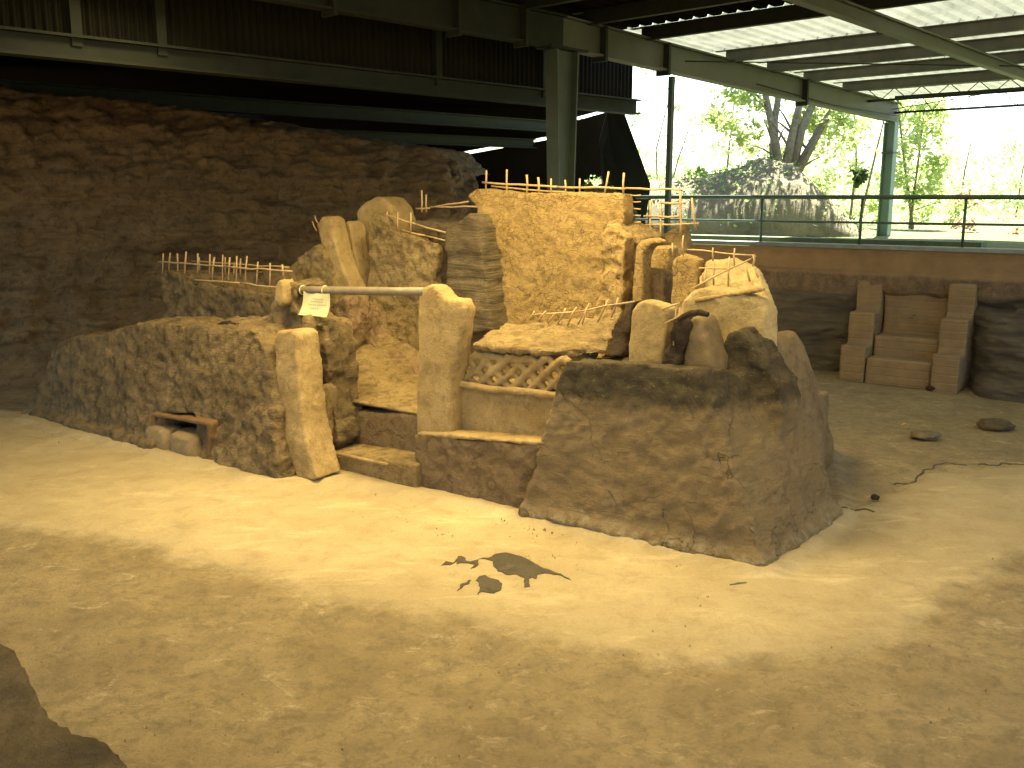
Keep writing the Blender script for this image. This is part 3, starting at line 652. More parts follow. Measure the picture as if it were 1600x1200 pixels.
link('hollow_back', *sculpt([prism([B(x, y, nb_+.25) for x, y in ((996, 600), (996, 384), (1046, 384), (1046, 600))], v*.25)], .03, 2, ((.02, 4),)), M_ochre, hp)
link('hollow_fill', *sculpt([prism([B(x, y, nb_+.1) for x, y in ((998, 600), (1000, 428), (1010, 418), (1036, 422), (1042, 600))], v*.25)], .025, 3, ((.02, 4),)), M_brown, hp)
earthpiece('square_panel', [slab([(1047, 560), (1048, 420), (1052, 402), (1068, 396), (1090, 400), (1104, 404), (1100, 450), (1098, 560)], .16, nb_-.1)], M_ochre, label='smooth squarish ochre panel right of the hollow post', cat='earth panel', disp=((.02, 2), (.01, 7), (.004, 18)), seed=24, smooth=4, voxel=.025)
earthpiece('dark_wedge', [slab([(1030, 370), (1045, 360), (1078, 350), (1083, 385), (1080, 400), (1040, 400)], .15, 3.0)], M_rough, label='small jagged wedge of daub under the cane frame at the back right', cat='daub wedge', disp=((.02, 4), (.01, 12)), seed=25, smooth=1, voxel=.025)

# the tall cracked wall
tw = earthpiece('tall_cracked_wall', [slab([(760, 600), (760, 500), (752, 430), (747, 370), (746, 325), (728, 306), (742, 295), (760, 293), (800, 299), (860, 302), (930, 301), (988, 302), (992, 330), (990, 350), (985, 420), (980, 600)], .26, 2.5)], M_ochre,
    label='tall ochre back wall covered in fine cracks with canes along its top', cat='earth wall', disp=((.03, 1.2), (.02, 5), (.016, 11), (.008, 25)), crumb=0.007, seed=26, smooth=2, voxel=0.022)
canes(tw, [(754, 285, 870, 292), (870, 292, 977, 295), (977, 294, 1066, 297), (760, 266, 759, 298), (792, 265, 792, 304), (823, 273, 823, 304), (841, 277, 842, 305), (861, 279, 861, 305), (883, 281, 883, 306), (906, 279, 906, 305), (951, 268, 944, 305), (975, 270, 974, 306), (768, 291, 900, 303, 2.8, 2.8)], 2.6, .016)
canes(tw, [(985, y, 1001, y) for y in (305, 315, 327, 337, 347)], 2.75, .012)
cf = empty('cane_frame', tuple(B(1045, 385, 2.9)), 'open cane frame standing behind the ochre panels by the tall wall', 'cane frame')
canes(cf, [(1064, 296, 1063, 372), (1081, 309, 1087, 360), (1016, 313, 1016, 375), (1032, 316, 1032, 376), (1006, 338, 1061, 338), (1006, 352, 1092, 349), (1032, 317, 1071, 317)], 2.9, .016)

# slabs at the back left
earthpiece('grey_leaning_slab', [slab([(690, 520), (696, 440), (693, 355), (712, 345), (735, 332), (746, 350), (754, 400), (760, 450), (768, 520)], .5, 2.15, c=0)], M_gray, label='grey layered slab of ash squeezed between the rough slab and the tall wall', cat='ash slab', disp=((.03, 2), (.02, 7)), strat=.035, seed=27, smooth=2)
earthpiece('grey_ridge', [slab([(640, 380), (645, 340), (680, 347), (705, 352), (740, 342), (750, 400)], .9, 2.7, c=0)], M_gray, label='grey ashy ridge behind the rough slab joining the tall wall', cat='ash ridge', disp=((.06, 2), (.04, 7)), crumb=0.023, seed=28, smooth=3, voxel=0.03)
hs = earthpiece('round_headed_slab', [slab([(575, 470), (566, 400), (556, 350), (556, 330), (572, 315), (600, 307), (628, 309), (646, 322), (652, 345), (640, 470)], .5, 2.75)], M_pale, label='pale slab with a big rounded head standing at the back left', cat='earth slab', disp=((.03, 2), (.012, 7), (.006, 18)), seed=29, smooth=5)
rs = earthpiece('rough_tall_slab', [slab([(540, 620), (548, 560), (573, 450), (573, 400), (574, 370), (582, 345), (594, 333), (606, 342), (616, 357), (640, 362), (668, 372), (694, 380), (692, 450), (678, 560), (670, 640)], .16, 2.3)], M_rough, label='broad rough straw flecked slab behind the crossbar', cat='earth slab', disp=((.05, 2), (.035, 6), (.015, 14)), crumb=0.023, seed=30, smooth=1, voxel=0.024)
canes(rs, [(601, 336, 650, 350), (650, 350, 699, 364), (628, 359, 664, 368), (664, 368, 700, 377), (605, 331, 605, 350), (622, 331, 622, 360), (642, 332, 642, 364)], 2.35, .014)
canes(hs, [(659, 297, 659, 332), (666, 304, 666, 332), (650, 326, 672, 325), (672, 324, 732, 315), (672, 323, 746, 323)], 2.95, .018)
pb = earthpiece('bright_leaning_slab', [slab([(521, 470), (512, 430), (500, 375), (494, 350), (502, 339), (514, 337), (524, 345), (535, 375), (552, 415), (577, 455), (580, 470)], .3, 2.0)], M_pale, label='narrow bright slab leaning left at the back with two cane stubs', cat='earth slab', disp=((.02, 2), (.01, 8)), seed=31, smooth=4, voxel=.028)
canes(pb, [(492, 337, 497, 349), (488, 346, 495, 361)], 2.05, .014)
earthpiece('second_leaning_slab', [slab([(545, 470), (535, 400), (524, 360), (536, 350), (550, 345), (562, 352), (568, 380), (585, 440), (590, 470)], .3, 2.35)], M_pale, label='broader pale slab leaning just behind the narrow bright one', cat='earth slab', disp=((.03, 2), (.015, 8)), seed=32, smooth=4, voxel=.03)
earthpiece('lichened_slab', [slab([(452, 470), (454, 415), (465, 400), (485, 388), (498, 382), (512, 410), (528, 470), (520, 520), (460, 520)], .5, 1.9, c=0)], M_rough, label='rough pitted slab rising behind the left end of the crossbar', cat='earth slab', disp=((.05, 3), (.03, 9), (.012, 20)), crumb=0.023, seed=33, smooth=1, voxel=0.024)
earthpiece('inner_broken_wall', [slab([(505, 640), (512, 520), (525, 470), (560, 478), (572, 520), (590, 548), (640, 562), (660, 600), (655, 660)], .5, 1.85, c=0), slab([(505, 560), (505, 480), (540, 465), (552, 500), (545, 560)], .4, 1.5, c=0)], earth('red_brown_daub', (.31, .22, .115), (.24, .155, .085), (.13, .08, .045), .6, 5, 1.0, stain=.5), label='crumbling brown wall face seen inside the doorway under the crossbar', cat='earth wall', disp=((.06, 2), (.04, 6), (.015, 14)), crumb=0.023, seed=34, smooth=1, voxel=0.026)
earthpiece('core_fill', [abox(-3.6, -.2, 2.2, 4.2, -.02, 1.6, .2)], M_brown, label='packed earth core behind the rough slabs at the back left', cat='earth core', voxel=.07, seed=35)

# ------------------------------------------------------------------ things lying on the floor
def patch(name, px, label, mat, th=.006, cat='stain'):
    P_ = [G(x, y) for x, y in px]; cx = sum(P_)/len(P_); out = []
    n = len(P_)
    for i in range(n):
        a, b_ = P_[i], P_[(i+1) % n]
        for k in range(5):
            q = a+(b_-a)*k/5; q = q+np.array([noise.noise(Vector(q)*14), noise.noise(Vector(q)*14+Vector((5, 5, 5))), 0])*.018
            hz = float(np.interp(0, [0], [0])); out.append(q)
    bm = bmesh.new(); top = [bm.verts.new((q[0], q[1], ground_z(q[0], q[1])+.006)) for q in out]; f_ = bm.faces.new(top)
    r = bmesh.ops.extrude_face_region(bm, geom=[f_])
    for q in r['geom']:
        if isinstance(q, bmesh.types.BMVert): q.co.z -= .05
    bmesh.ops.triangulate(bm, faces=bm.faces[:]); bmesh.ops.recalc_face_normals(bm, faces=bm.faces[:])
    me = bpy.data.meshes.new('x'); bm.to_mesh(me); bm.free(); V, Fc = get(me); bpy.data.meshes.remove(me)
    return link(name, V, Fc, mat, smooth=False, label=label, cat=cat, group='dark damp patches on the pale floor')
S_ = 260/1600.
def zc(l): return [(660+x*S_, 850+y*S_) for x, y in l]
patch('damp_patch', zc([(540, 155), (640, 150), (700, 110), (800, 95), (950, 120), (1050, 160), (1130, 220), (1230, 265), (1330, 290), (1430, 350), (1330, 305), (1180, 285), (1110, 300), (1100, 335), (1050, 320), (1020, 340), (1030, 410), (980, 415), (970, 330), (900, 290), (830, 300), (740, 270), (680, 215), (690, 170), (600, 160)]), 'largest dark damp patch on the pale floor with a pointed right end', M_damp)
patch('damp_patch', zc([(510, 355), (545, 315), (600, 302), (650, 330), (740, 355), (765, 385), (745, 430), (700, 465), (620, 455), (560, 450), (535, 490), (530, 470), (555, 420), (540, 370)]), 'rounded dark damp patch below the largest one on the floor', M_damp)
patch('damp_patch', zc([(180, 205), (230, 170), (290, 185), (330, 150), (345, 125), (385, 125), (430, 170), (470, 180), (540, 160), (540, 195), (500, 235), (465, 245), (505, 200), (440, 198), (380, 190), (340, 200), (320, 175), (280, 200)]), 'thin ragged damp patch left of the largest one', M_damp)
patch('damp_patch', zc([(345, 450), (355, 410), (400, 375), (440, 350), (470, 350), (440, 385), (400, 400), (365, 425)]), 'smallest sliver of damp left of the rounded patch', M_damp)
def rock(px, py, wpx, hpx, label, mat, name='stone', grp=None):
    c = G(px, py); k = np.linalg.norm(c-CAM)/FPX; w = wpx*k/2; h = hpx*k*.45
    bm = bmesh.new(); bmesh.ops.create_icosphere(bm, subdivisions=3, radius=1); V = []
    for q in bm.verts:
        p = np.array(q.co); n1 = noise.fractal(Vector(p)*1.8+Vector((px, 0, 0)), .8, 2.1, 4)
        V.append(c+np.array([p[0]*w, p[1]*w*.9, p[2]*h])*(1+.25*n1)+UP*h*.3)
    Fc = [tuple(x.index for x in f_.verts) for f_ in bm.faces]; bm.free()
    link(name, V, Fc, mat, label=label, cat='stone', group=grp)
rock(1445, 682, 40, 14, 'flat grey stone on the far right floor, the paler of two', M_pit)
rock(1556, 667, 48, 20, 'flat dark stone nearest the right edge of the floor', M_gray)
rock(1367, 778, 13, 9, 'tiny black pebble right of the large tapered block', M_burnt, 'pebble')
rock(1455, 608, 14, 10, 'small dark stone at the foot of the right stair pier', M_burnt, 'pebble')
c = G(1413, 667)
link('fallen_leaf', [c+np.array([-.06, -.02, .03]), c+np.array([0, -.05, .05]), c+np.array([.07, 0, .03]), c+np.array([.01, .05, .05])], [(0, 1, 2, 3)], plain('orange_leaf', (.55, .28, .03), .6), label='small orange leaf lying on the floor near the stair', cat='leaf')
c0, c1 = G(1140, 916), G(1166, 912)
link('twig', *tube([c0+UP*.01, (c0+c1)/2+UP*.02, c1+UP*.01], .008, 6), M_bark, label='short brown twig on the floor before the large block corner', cat='twig')
q = L(2.98, 10.05, .8)
link('paper_scrap', [q, q+u*.17, q+u*.2+v*.12+UP*.05, q+v*.15], [(0, 1, 2, 3)], M_paper, label='crumpled pale paper scrap on the stair beside the right pier', cat='paper')
def floor_crack(px, label):
    P_ = []
    for (x0, y0), (x1, y1) in zip(px, px[1:]):
        for k in range(8):
            p = G(x0+(x1-x0)*k/8, y0+(y1-y0)*k/8); p = p+np.array([noise.noise(Vector(p)*5)*.07, noise.noise(Vector(p)*5+Vector((3, 3, 3)))*.09, 0])
            p[2] = ground_z(p[0], p[1])-.002; P_.append(p)
    V, Fc = tube(P_, .014, 6)
    link('floor_crack', V, Fc, M_damp, label=label, cat='crack', group='dark cracks in the pale floor')
floor_crack([(1320, 795), (1345, 796), (1372, 800)], 'short dark crack beside the right corner of the large block')
floor_crack([(1395, 752), (1425, 748), (1445, 733), (1480, 722), (1512, 724)], 'long wavering dark crack across the pale floor at the right')
floor_crack([(1535, 725), (1570, 722), (1600, 727), (1640, 722)], 'dark crack reaching the right edge of the view')
# loose crumbs of earth, too many to count
bits = []
for i in range(700):
    if i % 4 == 0: p = G(random.uniform(0, 1600), random.uniform(690, 1195)); r = random.uniform(.003, .008)
    else: p = L(random.uniform(-7, 4.2), -.1-abs(random.gauss(0, .22))-.55*(random.random() < .6), 0); r = random.uniform(.004, .013)
    a = random.uniform(0, 6.3)
    q = [p+np.array([math.cos(a+t)*r*random.uniform(.7, 1.4), math.sin(a+t)*r*random.uniform(.7, 1.4), -.01]) for t in (0, 2.1, 4.2)]+[p+UP*r*1.0]
    bits.append((q, [(0, 1, 3), (1, 2, 3), (2, 0, 3)]))
link('earth_crumbs', *merge(bits), M_rough, kind='stuff', smooth=False, label='loose crumbs of earth scattered over the floor', cat='crumbs')

# ------------------------------------------------------------------ shelter: columns, girder, purlins, roof, cladding
ZG = 5.60
def tapered(px_top, px_bot):
    pass
cb = S(0, 0, 0)
tc = empty('tapered_column', tuple(S(0, 0, .8)), 'tapered green steel column standing behind the tall cracked wall', 'steel column')
def webcol(w0, w1, z0, z1):
    V = []
    d = SG
    def bar(a0, a1, b0, b1, t):  # offsets along SG at bottom/top and thickness across
        return boxv([S(a0[0], -t, z0), S(a0[1], -t, z0), S(a0[1], t, z0), S(a0[0], t, z0), S(a1[0], -t, z1), S(a1[1], -t, z1), S(a1[1], t, z1), S(a1[0], t, z1)])
    return merge([bar((-w0/2+.03, w0/2-.03), (-w1/2+.03, w1/2-.03), 0, 0, .02), bar((-w0/2, -w0/2+.03), (-w1/2, -w1/2+.03), 0, 0, .12), bar((w0/2-.03, w0/2), (w1/2-.03, w1/2), 0, 0, .12)])
link('column_shaft', *webcol(.2, .5, .8, ZG-.26), M_green, tc, smooth=False)
link('cap_plate', *boxv([S(-.42, -.16, ZG-.26), S(.42, -.16, ZG-.26), S(.42, .16, ZG-.26), S(-.42, .16, ZG-.26), S(-.42, -.16, ZG-.225), S(.42, -.16, ZG-.225), S(.42, .16, ZG-.225), S(-.42, .16, ZG-.225)]), M_gdark, tc, smooth=False)
E_ = S(12.0, 0, ZG-.42)
gd = empty('main_girder', tuple(S(0, 0, ZG)), 'long pale green girder running from the tapered column to the outer column', 'girder')
link('girder_beam', *ibeam(S(-17, 0, ZG), S(0, 0, ZG), .2, .48), M_gdark, gd, smooth=False)  # left span darker: shade of the closed side put into its colour
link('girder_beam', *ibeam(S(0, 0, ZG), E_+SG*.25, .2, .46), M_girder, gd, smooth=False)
for s_ in (-4.2, -2.2, -.9, .9, 2.6, 7.5):
    z = ZG-(.42/12*max(0, s_)); link('stiffener', *boxv([S(s_-.03, -.13, z-.3), S(s_+.03, -.13, z-.3), S(s_+.03, .13, z-.3), S(s_-.03, .13, z-.3), S(s_-.03, -.13, z+.22), S(s_+.03, -.13, z+.22), S(s_+.03, .13, z+.22), S(s_-.03, .13, z+.22)]), M_gdark, gd, smooth=False)
oc = empty('outer_column', tuple(S(12.0, 0, WZ)), 'green steel column carrying the far end of the girder outside the pit', 'steel column')
def hcol(s_, k, z0, z1, w):
    return merge([boxv([S(s_+dx-w0, k+dy-h0, z0), S(s_+dx+w0, k+dy-h0, z0), S(s_+dx+w0, k+dy+h0, z0), S(s_+dx-w0, k+dy+h0, z0), S(s_+dx-w0, k+dy-h0, z1), S(s_+dx+w0, k+dy-h0, z1), S(s_+dx+w0, k+dy+h0, z1), S(s_+dx-w0, k+dy+h0, z1)]) for dx, dy, w0, h0 in ((0, 0, .015, w), (0, w+.01, w, .014), (0, -w-.01, w, .014))])
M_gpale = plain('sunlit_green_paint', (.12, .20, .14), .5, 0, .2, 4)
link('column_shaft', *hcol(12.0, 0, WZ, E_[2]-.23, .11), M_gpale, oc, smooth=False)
link('splice_collar', *boxv([S(11.86, -.15, 4.22), S(12.14, -.15, 4.22), S(12.14, .15, 4.22), S(11.86, .15, 4.22), S(11.86, -.15, 4.26), S(12.14, -.15, 4.26), S(12.14, .15, 4.26), S(11.86, .15, 4.26)]), M_green, oc, smooth=False)
# second girder to the right
K2 = -3.9
sg = link('side_girder', *merge([ibeam(S(-12, K2, ZG+.22), S(13, K2, ZG-.28), .14, .20)]), M_girder, smooth=False, label='slimmer girder crossing under the purlins at the upper right', cat='girder')
# purlins
pz = lambda s_: ZG+.33-.42/12*max(0, s_)
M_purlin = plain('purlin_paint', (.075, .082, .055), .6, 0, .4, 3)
GP = 'purlins under the shelter roof'
n_p = 0
names = {2.1: 'purlin where the dark roof sheets meet the pale ones', 4.7: 'first purlin under the pale roof sheets', 6.2: 'second purlin under the pale roof sheets', 7.7: 'third purlin under the pale roof sheets', 9.5: 'fourth purlin under the pale roof sheets'}
for s_ in (-5.4, -3.9, -2.4, -.9, .6, 2.1, 4.7, 6.2, 7.7, 9.5):
    z = pz(s_)
    lab = names.get(s_) or 'dark steel purlin under the unlit roof sheets at the top'
    link('purlin', *merge([beam(S(s_, .3, z+.07), S(s_, -16, z+.07), .1, .015), beam(S(s_, .3, z-.13), S(s_, -16, z-.13), .1, .015), beam(S(s_-.0, .1, z-.03), S(s_, -16, z-.03), .012, .185)]), M_gdark if s_ < 3 else M_purlin, smooth=False, label=lab, cat='purlin', group=GP)  # darker steel puts the unlit bay's shade into the purlin colour
def joist(s_, z1, z0, label):
    ps = [beam(S(s_, 0, z1), S(s_, -16, z1), .06, .05), beam(S(s_, 0, z0), S(s_, -16, z0), .06, .05)]
    k = 0; i = 0
    while k > -15.7: ps.append(tube([S(s_, k, z0 if i % 2 else z1), S(s_, k-.3, z1 if i % 2 else z0)], .010, 5)); k -= .3; i += 1
    link('open_web_joist', *merge(ps), M_gdark, smooth=False, label=label, cat='joist', group='open web joists at the roof edge')
joist(12.1, pz(12.1)+.03, pz(12.1)-.33, 'open web joist with zigzag rods along the outer roof edge')
joist(10.6, pz(10.6)+.03, pz(10.6)-.22, 'open web joist just inside the outer edge joist')
# brace wires
for i, (a, b_) in enumerate(((S(3.2, 0, ZG-.1), S(12, -9, ZG-.1)), (S(12, 0, ZG-.35), S(6, -12, ZG+.25)), (S(5.5, -.1, ZG-.3), S(12, -.1, ZG-.5)))):
    link('brace_wire', *tube([a, (a+b_)/2-UP*.08, b_], .011, 5), M_gdark, label=('thin brace wire crossing from the girder to the right roof edge', 'thin brace wire crossing under the pale sheets towards the outer column', 'thin wire along the lower side of the girder')[i], cat='wire')
# roof sheets
def corr(s0, s1, k0, k1, zfun, name, mat, per=.26, amp=.035, **kw):
    ks = np.arange(k0, k1, per/6); ss = np.linspace(s0, s1, 8)
    P_ = []
    for s_ in ss:
        for k in ks:
            ph = (k/per) % 1; h = amp*(1 if .15 < ph < .5 else -1) if True else 0
            P_.append(S(s_, k, zfun(s_)+h))
    ns = len(ks); I = np.arange(ns*len(ss)).reshape(len(ss), ns)
    Fc = np.stack([I[:-1, :-1], I[:-1, 1:], I[1:, 1:], I[1:, :-1]], -1).reshape(-1, 4)
    return link(name, np.array(P_), Fc, mat, smooth=False, **kw)
rz = lambda s_: pz(s_)+.125
RF = 'roof sheets of the shelter'
for i, (a, b_) in enumerate(((2.12, 4.75), (4.72, 7.75), (7.72, 12.6))):
    corr(a, b_, -16, .55, lambda s_, i=i: rz(s_)+.004*(i % 2), 'roof_sheet', M_sheet, label=('pale corrugated roof sheet nearest the dark sheets', 'pale corrugated roof sheet in the middle of the lit bay', 'pale corrugated roof sheet at the outer roof edge')[i], cat='roof sheet', group=RF)
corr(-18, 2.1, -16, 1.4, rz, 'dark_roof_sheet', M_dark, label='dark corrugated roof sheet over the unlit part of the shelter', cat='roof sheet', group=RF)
# upper wall cladding, left
WK = 1.5
cl = empty('clad_wall', tuple(S(0, WK, 5.0)), 'hanging wall of ribbed green sheets along the top left', 'clad wall')
def ribs(s0, s1, z0, z1, k, per=.11, amp=.018):
    ss = np.arange(s0, s1, per/4); P_ = []
    for z in (z0, z1):
        for j, s_ in enumerate(ss): P_.append(S(s_, k+amp*(1 if (j % 4) < 2 else -1), z))
    n = len(ss); return P_, [(i, i+1, n+i+1, n+i) for i in range(n-1)]
edges = [-16, -9.5, -6.6, -5.6, -1.2, 1.2, 3.75]
for a, b_ in zip(edges, edges[1:]):
    link('ribbed_panel', *ribs(a+.02, b_-.02, 4.9, 6.25, WK), M_clad, cl, smooth=False)
    if b_ < 3.7: link('post', *beam(S(b_, WK-.05, 4.85), S(b_, WK-.05, 6.2), .12, .1, side=SG), M_gdark, cl, smooth=False)
link('bottom_beam', *merge([ibeam(S(-16, WK-.05, 4.80), S(3.8, WK-.05, 4.86), .24, .27)]), M_gdark, cl, smooth=False)
link('rear_beam', *ibeam(S(-8, 11, 5.25), S(13, 11, 5.4), .3, .34), M_gdark, smooth=False, label='dark beam behind and below the hanging ribbed wall', cat='beam', group='dark beams behind the hanging wall')
link('rear_beam', *ibeam(S(-6, 12.5, 4.75), S(13, 12.5, 4.95), .3, .3), M_gdark, smooth=False, label='lowest dark beam seen just above the bank crest', cat='beam', group='dark beams behind the hanging wall')
link('slim_post', *beam(S(4.15, .9, WZ-1), S(4.15, .9, ZG-.2), .09, .09, side=SG), M_green, smooth=False, label='thin green post at the right end of the hanging wall', cat='steel post')
# dark rear cladding with slanting right edge
def dwall(px, Y, t=.1):
    P_ = [D(x, y, Y) for x, y in px]; return prism(P_, np.array([0, t, 0]))
RY = 33.0
rw = empty('rear_cladding', tuple(D(900, 300, RY)), 'dark slanting cladding closing the shelter behind the tapered column', 'clad wall')
strips = [[(-400, -150), (700, -40), (699, 236), (735, 245), (735, 420), (-400, 420)], [(692, -40), (868, -40), (868, 211), (690, 243), (692, 232)], [(692, 248), (868, 216), (868, 420), (738, 420), (738, 272), (700, 260)],
          [(870, -40), (944, 40), (944, 90), (958, 168), (872, 190)], [(872, 188), (905, 187), (948, 175), (958, 171), (968, 190), (985, 240), (1000, 290), (1000, 420), (872, 420)]]
for i, q in enumerate(strips): link('cladding_sheet', *dwall(q, RY+.15*(i == 0)), M_dark, rw, smooth=False)
def leanw():
    P_ = [D(x, y, Y) for x, y, Y in ((937, 218, 25.3), (950, 168, 25.3), (944, 90, 25.3), (1016, 287, 23.5), (1016, 296, 23.5), (1000, 400, 23.6), (950, 420, 25.0))]
    return prism(P_, np.array([.0, .12, 0]))
link('slanting_sheet', *leanw(), M_gdark, rw, smooth=False)
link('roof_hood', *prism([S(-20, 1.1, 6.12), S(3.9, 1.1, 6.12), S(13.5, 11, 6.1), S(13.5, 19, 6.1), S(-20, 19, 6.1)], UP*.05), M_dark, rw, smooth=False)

# ------------------------------------------------------------------ railing on the pit wall
rl = empty('pit_railing', tuple(L(2, WB+.3, WZ)), 'dark green pipe railing along the top of the right pit wall', 'railing')
RZ = 3.2
link('top_rail', *tube([L(-3.4, WB+.3, RZ), L(2, WB+.3, RZ), L(12, WB+.3, RZ)], .042, 10), M_rail, rl)
link('mid_rail', *tube([L(-3.4, WB+.3, RZ-.46), L(2, WB+.3, RZ-.46), L(12, WB+.3, RZ-.46)], .022, 8), M_rail, rl)
for px in (1015, 1191, 1347, 1509):
    q = D(px, 320, 1); d = ray(px, 320); t = (((WB+.3)-(CAM-O)@v)/(d@v)); p = CAM+d*t
    link('rail_post', *tube([np.array([p[0], p[1], WZ]), np.array([p[0], p[1], RZ])], .026, 8), M_rail, rl)
link('rail_post', *tube([L(6.6, WB+.3, WZ), L(6.6, WB+.3, RZ)], .026, 8), M_rail, rl)

# ------------------------------------------------------------------ mound and plants outside
def moundfn(s_, t):
    x = -4.3+s_*8.6; y = -3+t*6
    c = D(1168, 300, 26.5)
    prof = lerp_list([(0, (1.5, 0)), (.175, (1.55, 0)), (.36, (1.6, 0)), (.463, (1.85, 0)), (.53, (2.05, 0)), (.6, (2.0, 0)), (.68, (1.35, 0)), (.75, (.6, 0)), (.81, (-.1, 0)), (1, (-.4, 0))], s_)[0]
    w = max(0, 1-(abs(y)/3)**2.5)**.6
    n1 = noise.fractal(Vector((x, y, 0)), .8, 2.1, 5)
    return np.array([c[0]+x, c[1]+y, WZ-.15+prof*w*1.0+.10*n1*w])
M_mound = earth('mound_soil', (.22, .20, .12), (.16, .15, .09), (.08, .08, .045), 0, 4, 1.0)
sheet(moundfn, 120, 90, 'grassy_mound', M_mound, kind='structure')
def leaves(pts, size, mat, name, parent=None, aspect=.5, droop=.3, **k):
    n = len(pts); P_ = np.asarray(pts); sz = size*rng.uniform(.6, 1.4, n)
    a = rng.normal(size=(n, 3)); a[:, 2] *= .6; a /= np.linalg.norm(a, axis=1)[:, None]
    b_ = rng.normal(size=(n, 3)); b_ -= (b_*a).sum(1)[:, None]*a; b_ /= np.linalg.norm(b_, axis=1)[:, None]
    q = np.stack([P_-a*sz[:, None], P_+b_*(sz*aspect)[:, None], P_+a*sz[:, None], P_-b_*(sz*aspect)[:, None]], 1).reshape(-1, 3)
    Fc = np.arange(4*n).reshape(n, 4)
    return link(name, q, Fc, mat, parent, smooth=False, **k)
def blob(c, r, n, clump=.28):
    out = []; nc = max(6, n//40)
    cs = rng.normal(size=(nc, 3)); cs /= np.linalg.norm(cs, axis=1)[:, None]; cs *= (rng.uniform(.25, 1, nc)**.5)[:, None]
    cs = cs*np.array(r)+np.array(c)
    k = rng.integers(0, nc, n); return cs[k]+rng.normal(0, clump, (n, 3))*np.array([1, 1, .8])*min(r)/1.6
def tree(base, stems, crowns, lmat, label, group='trees outside the shelter', trunk_r=.12, leaf=.09):
    t = empty('tree', tuple(base), label, 'tree', group); ps = []
    for s_ in stems:
        p = [np.asarray(base, float)+np.array(q) for q in s_]; ps.append(tube(p, trunk_r, 8, trunk_r*.35))
        # side branches
        for j in range(5):
            i = random.randint(1, len(p)-1); q = p[i-1]+(p[i]-p[i-1])*random.random()
            d = np.array([random.uniform(-1, 1), random.uniform(-.5, .5), random.uniform(.2, 1)])*random.uniform(.5, 1.4)
            ps.append(tube([q, q+d*.5+UP*.05, q+d], trunk_r*.3, 5, .008))
    link('trunk', *merge(ps), M_bark, t)
    pts = np.concatenate([blob(np.asarray(base)+np.array(c), r, n) for c, r, n in crowns])
    leaves(pts, leaf, lmat, 'crown', t); return t
mb = D(1218, 255, 26.8)
tree(mb-UP*.3, [[(0, 0, 0), (-.15, 0, .9), (-.5, 0, 2.2), (-.7, 0, 4)], [(.15, 0, 0), (.3, 0, 1), (.5, 0, 2.1), (.9, 0, 4)], [(.35, .1, 0), (.55, 0, 1.2), (1.0, 0, 2.3), (1.6, 0, 4)], [(-.1, .1, 0), (-.2, 0, 1.4), (.05, 0, 3.4)], [(.45, 0, 0), (1.1, 0, 1.3), (1.9, 0, 2.6)]],
     [((0, 0, 3.4), (2.2, 1.5, 1.1), 2600), ((-1.0, .5, 1.7), (.9, .9, .8), 900), ((1.8, .4, 1.6), (1.1, .9, 1.0), 1300), ((.3, .8, 1.0), (1.4, .6, .7), 500)], M_lf2, 'many stemmed tree growing on the grassy mound', trunk_r=.15)
def gz(px, Y): p = D(px, 308, Y); return np.array([p[0], p[1], WZ])
tree(gz(1130, 34), [[(0, 0, 0), (.1, 0, 2), (.3, 0, 5)]], [((0, 0, 3.6), (1.6, 1.2, 1.7), 700), ((-2.2, 0, 3.4), (1.6, 1, 1.8), 260)], M_lf3, 'thin pale tree left of the mound tree', trunk_r=.06)
tree(gz(1030, 44), [[(0, 0, 0), (-.2, 0, 3), (.5, 0, 6)], [(.2, 0, 0), (.8, 0, 2.6), (1.6, 0, 5)]], [((0, 0, 4), (3.0, 1.5, 3), 700)], M_lf3, 'sparse pale tree beside the slanting cladding', trunk_r=.05)
tree(gz(1330, 31), [[(0, 0, 0), (.1, 0, 2), (-.2, 0, 4.5)], [(.3, 0, 0), (.7, 0, 2.4), (1.0, 0, 4)]], [((-.7, 0, 2.5), (1.2, 1, 1.4), 1000), ((.2, 0, 3.6), (1.4, 1, .8), 1100)], M_lf2, 'yellow green tree just left of the outer column', trunk_r=.05)
tree(gz(1425, 29), [[(0, 0, 0), (.1, 0, 2), (.2, 0, 4.5)], [(.1, 0, 0), (-.4, 0, 2.4), (-.7, 0, 4)]], [((0, 0, 1.9), (.9, .9, 1.6), 1500), ((.1, 0, 3.3), (.8, .8, .9), 700)], M_lf2, 'leafy green tree just right of the outer column', trunk_r=.05)
tree(gz(1500, 40), [[(0, 0, 0), (.1, 0, 2), (.3, 0, 3.5)]], [((0, 0, 1.6), (2.0, 1, 1.4), 900)], M_lf3, 'pale low tree seen between the railing posts at the right', trunk_r=.05)
tree(gz(1590, 46), [[(0, 0, 0), (.1, 0, 2), (.3, 0, 3.5)]], [((0, 0, 1.9), (1.8, 1, 1.8), 900)], M_lf3, 'pale tree at the right edge of the view', trunk_r=.05)
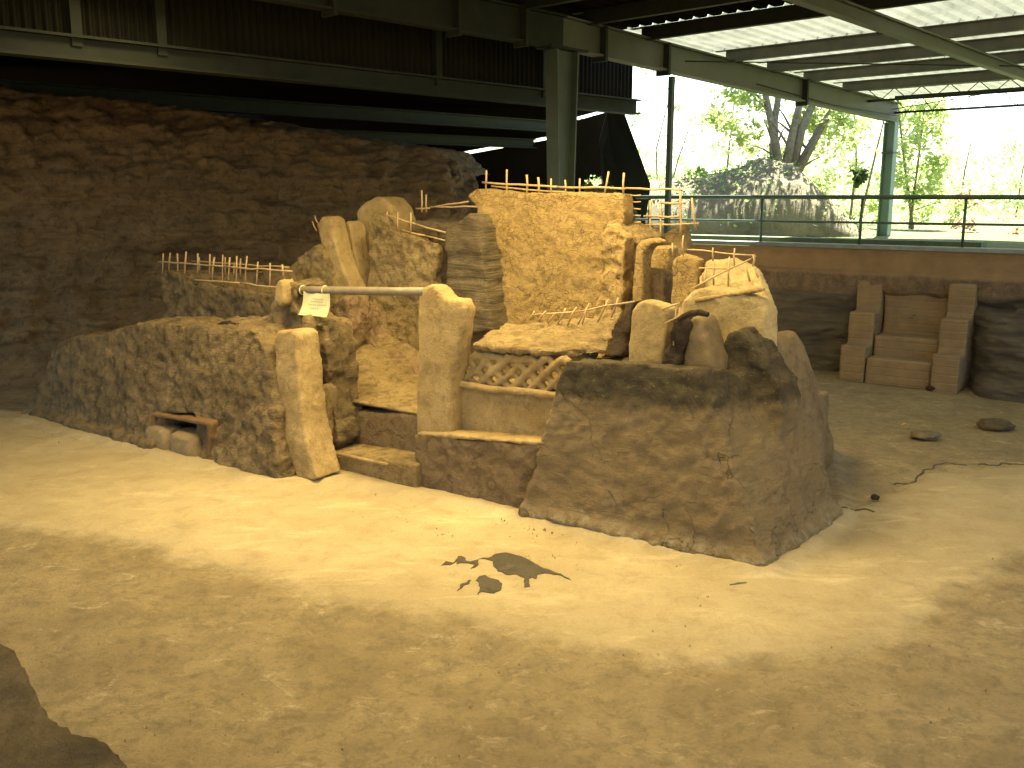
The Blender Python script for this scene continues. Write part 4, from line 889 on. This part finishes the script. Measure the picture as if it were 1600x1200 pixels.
def bush(c, r, n, mat, label, leaf=.07):
    leaves(blob(c, r, n, .3), leaf, mat, 'bush', label=label, cat='bush', group='bushes outside the shelter')
bush(gz(1515, 27)+UP*.55, (.55, .5, .75), 330, M_lf4, 'reddish leaved bush behind the railing at the right')
bush(gz(1590, 25)+UP*.25, (.4, .4, .4), 160, M_lf4, 'small reddish bush at the right edge behind the railing', .06)
bush(gz(1335, 25)+UP*1.35, (.35, .3, .35), 260, M_lf5, 'dark hanging clump of leaves left of the outer column', .08)
bush(gz(1265, 29)+UP*1.2, (1.1, .5, .9), 500, M_lf3, 'pale bush sloping down the right side of the mound', .07)
bush(gz(1060, 27)+UP*1.35, (1.5, .6, .35), 900, M_lf1, 'fresh green bush on the left shoulder of the mound', .07)
bush(gz(1430, 33)+UP*.6, (2.6, .8, .7), 1400, M_lf2, 'yellow green undergrowth behind the outer column', .09)
# dry grass and roots on the mound: uncountable
gr = []
for i in range(2600):
    s_, t = random.random(), random.random()*.75; p = moundfn(s_, t)
    h = random.uniform(.05, .22); d = np.array([random.uniform(-.6, .6), random.uniform(-.8, .3), random.uniform(-.2, 1)])*h; w = .009
    gr.append(([p-np.array([w, 0, 0]), p+np.array([w, 0, 0]), p+d], [(0, 1, 2)]))
link('mound_grass', *merge(gr), M_twig, kind='stuff', smooth=False, label='dry grass and roots hanging over the mound', cat='grass')
pts = []
for i in range(1600):
    s_, t = random.random()*.95, random.random()*.7; p = moundfn(s_, t)
    if noise.noise(Vector(p)*1.3) > .0: pts.append(p+np.array([0, -.02, random.uniform(.02, .14)]))
o = leaves(np.array(pts), .055, M_lf1, 'mound_weeds', label='small green weeds creeping over the mound', cat='weeds', kind='stuff')
# far wood that closes the view
pts = []
for i in range(9000):
    an = random.uniform(-.1, .75); R_ = random.uniform(60, 85); pts.append((R_*math.sin(an), R_*math.cos(an), WZ+abs(random.gauss(0, 2.2))*(1+.6*noise.noise(Vector((an*9, 0, 0))))))
leaves(np.array(pts), .3, M_lf2, 'far_wood', label='pale wood in the far distance beyond the shelter', cat='wood', kind='stuff')
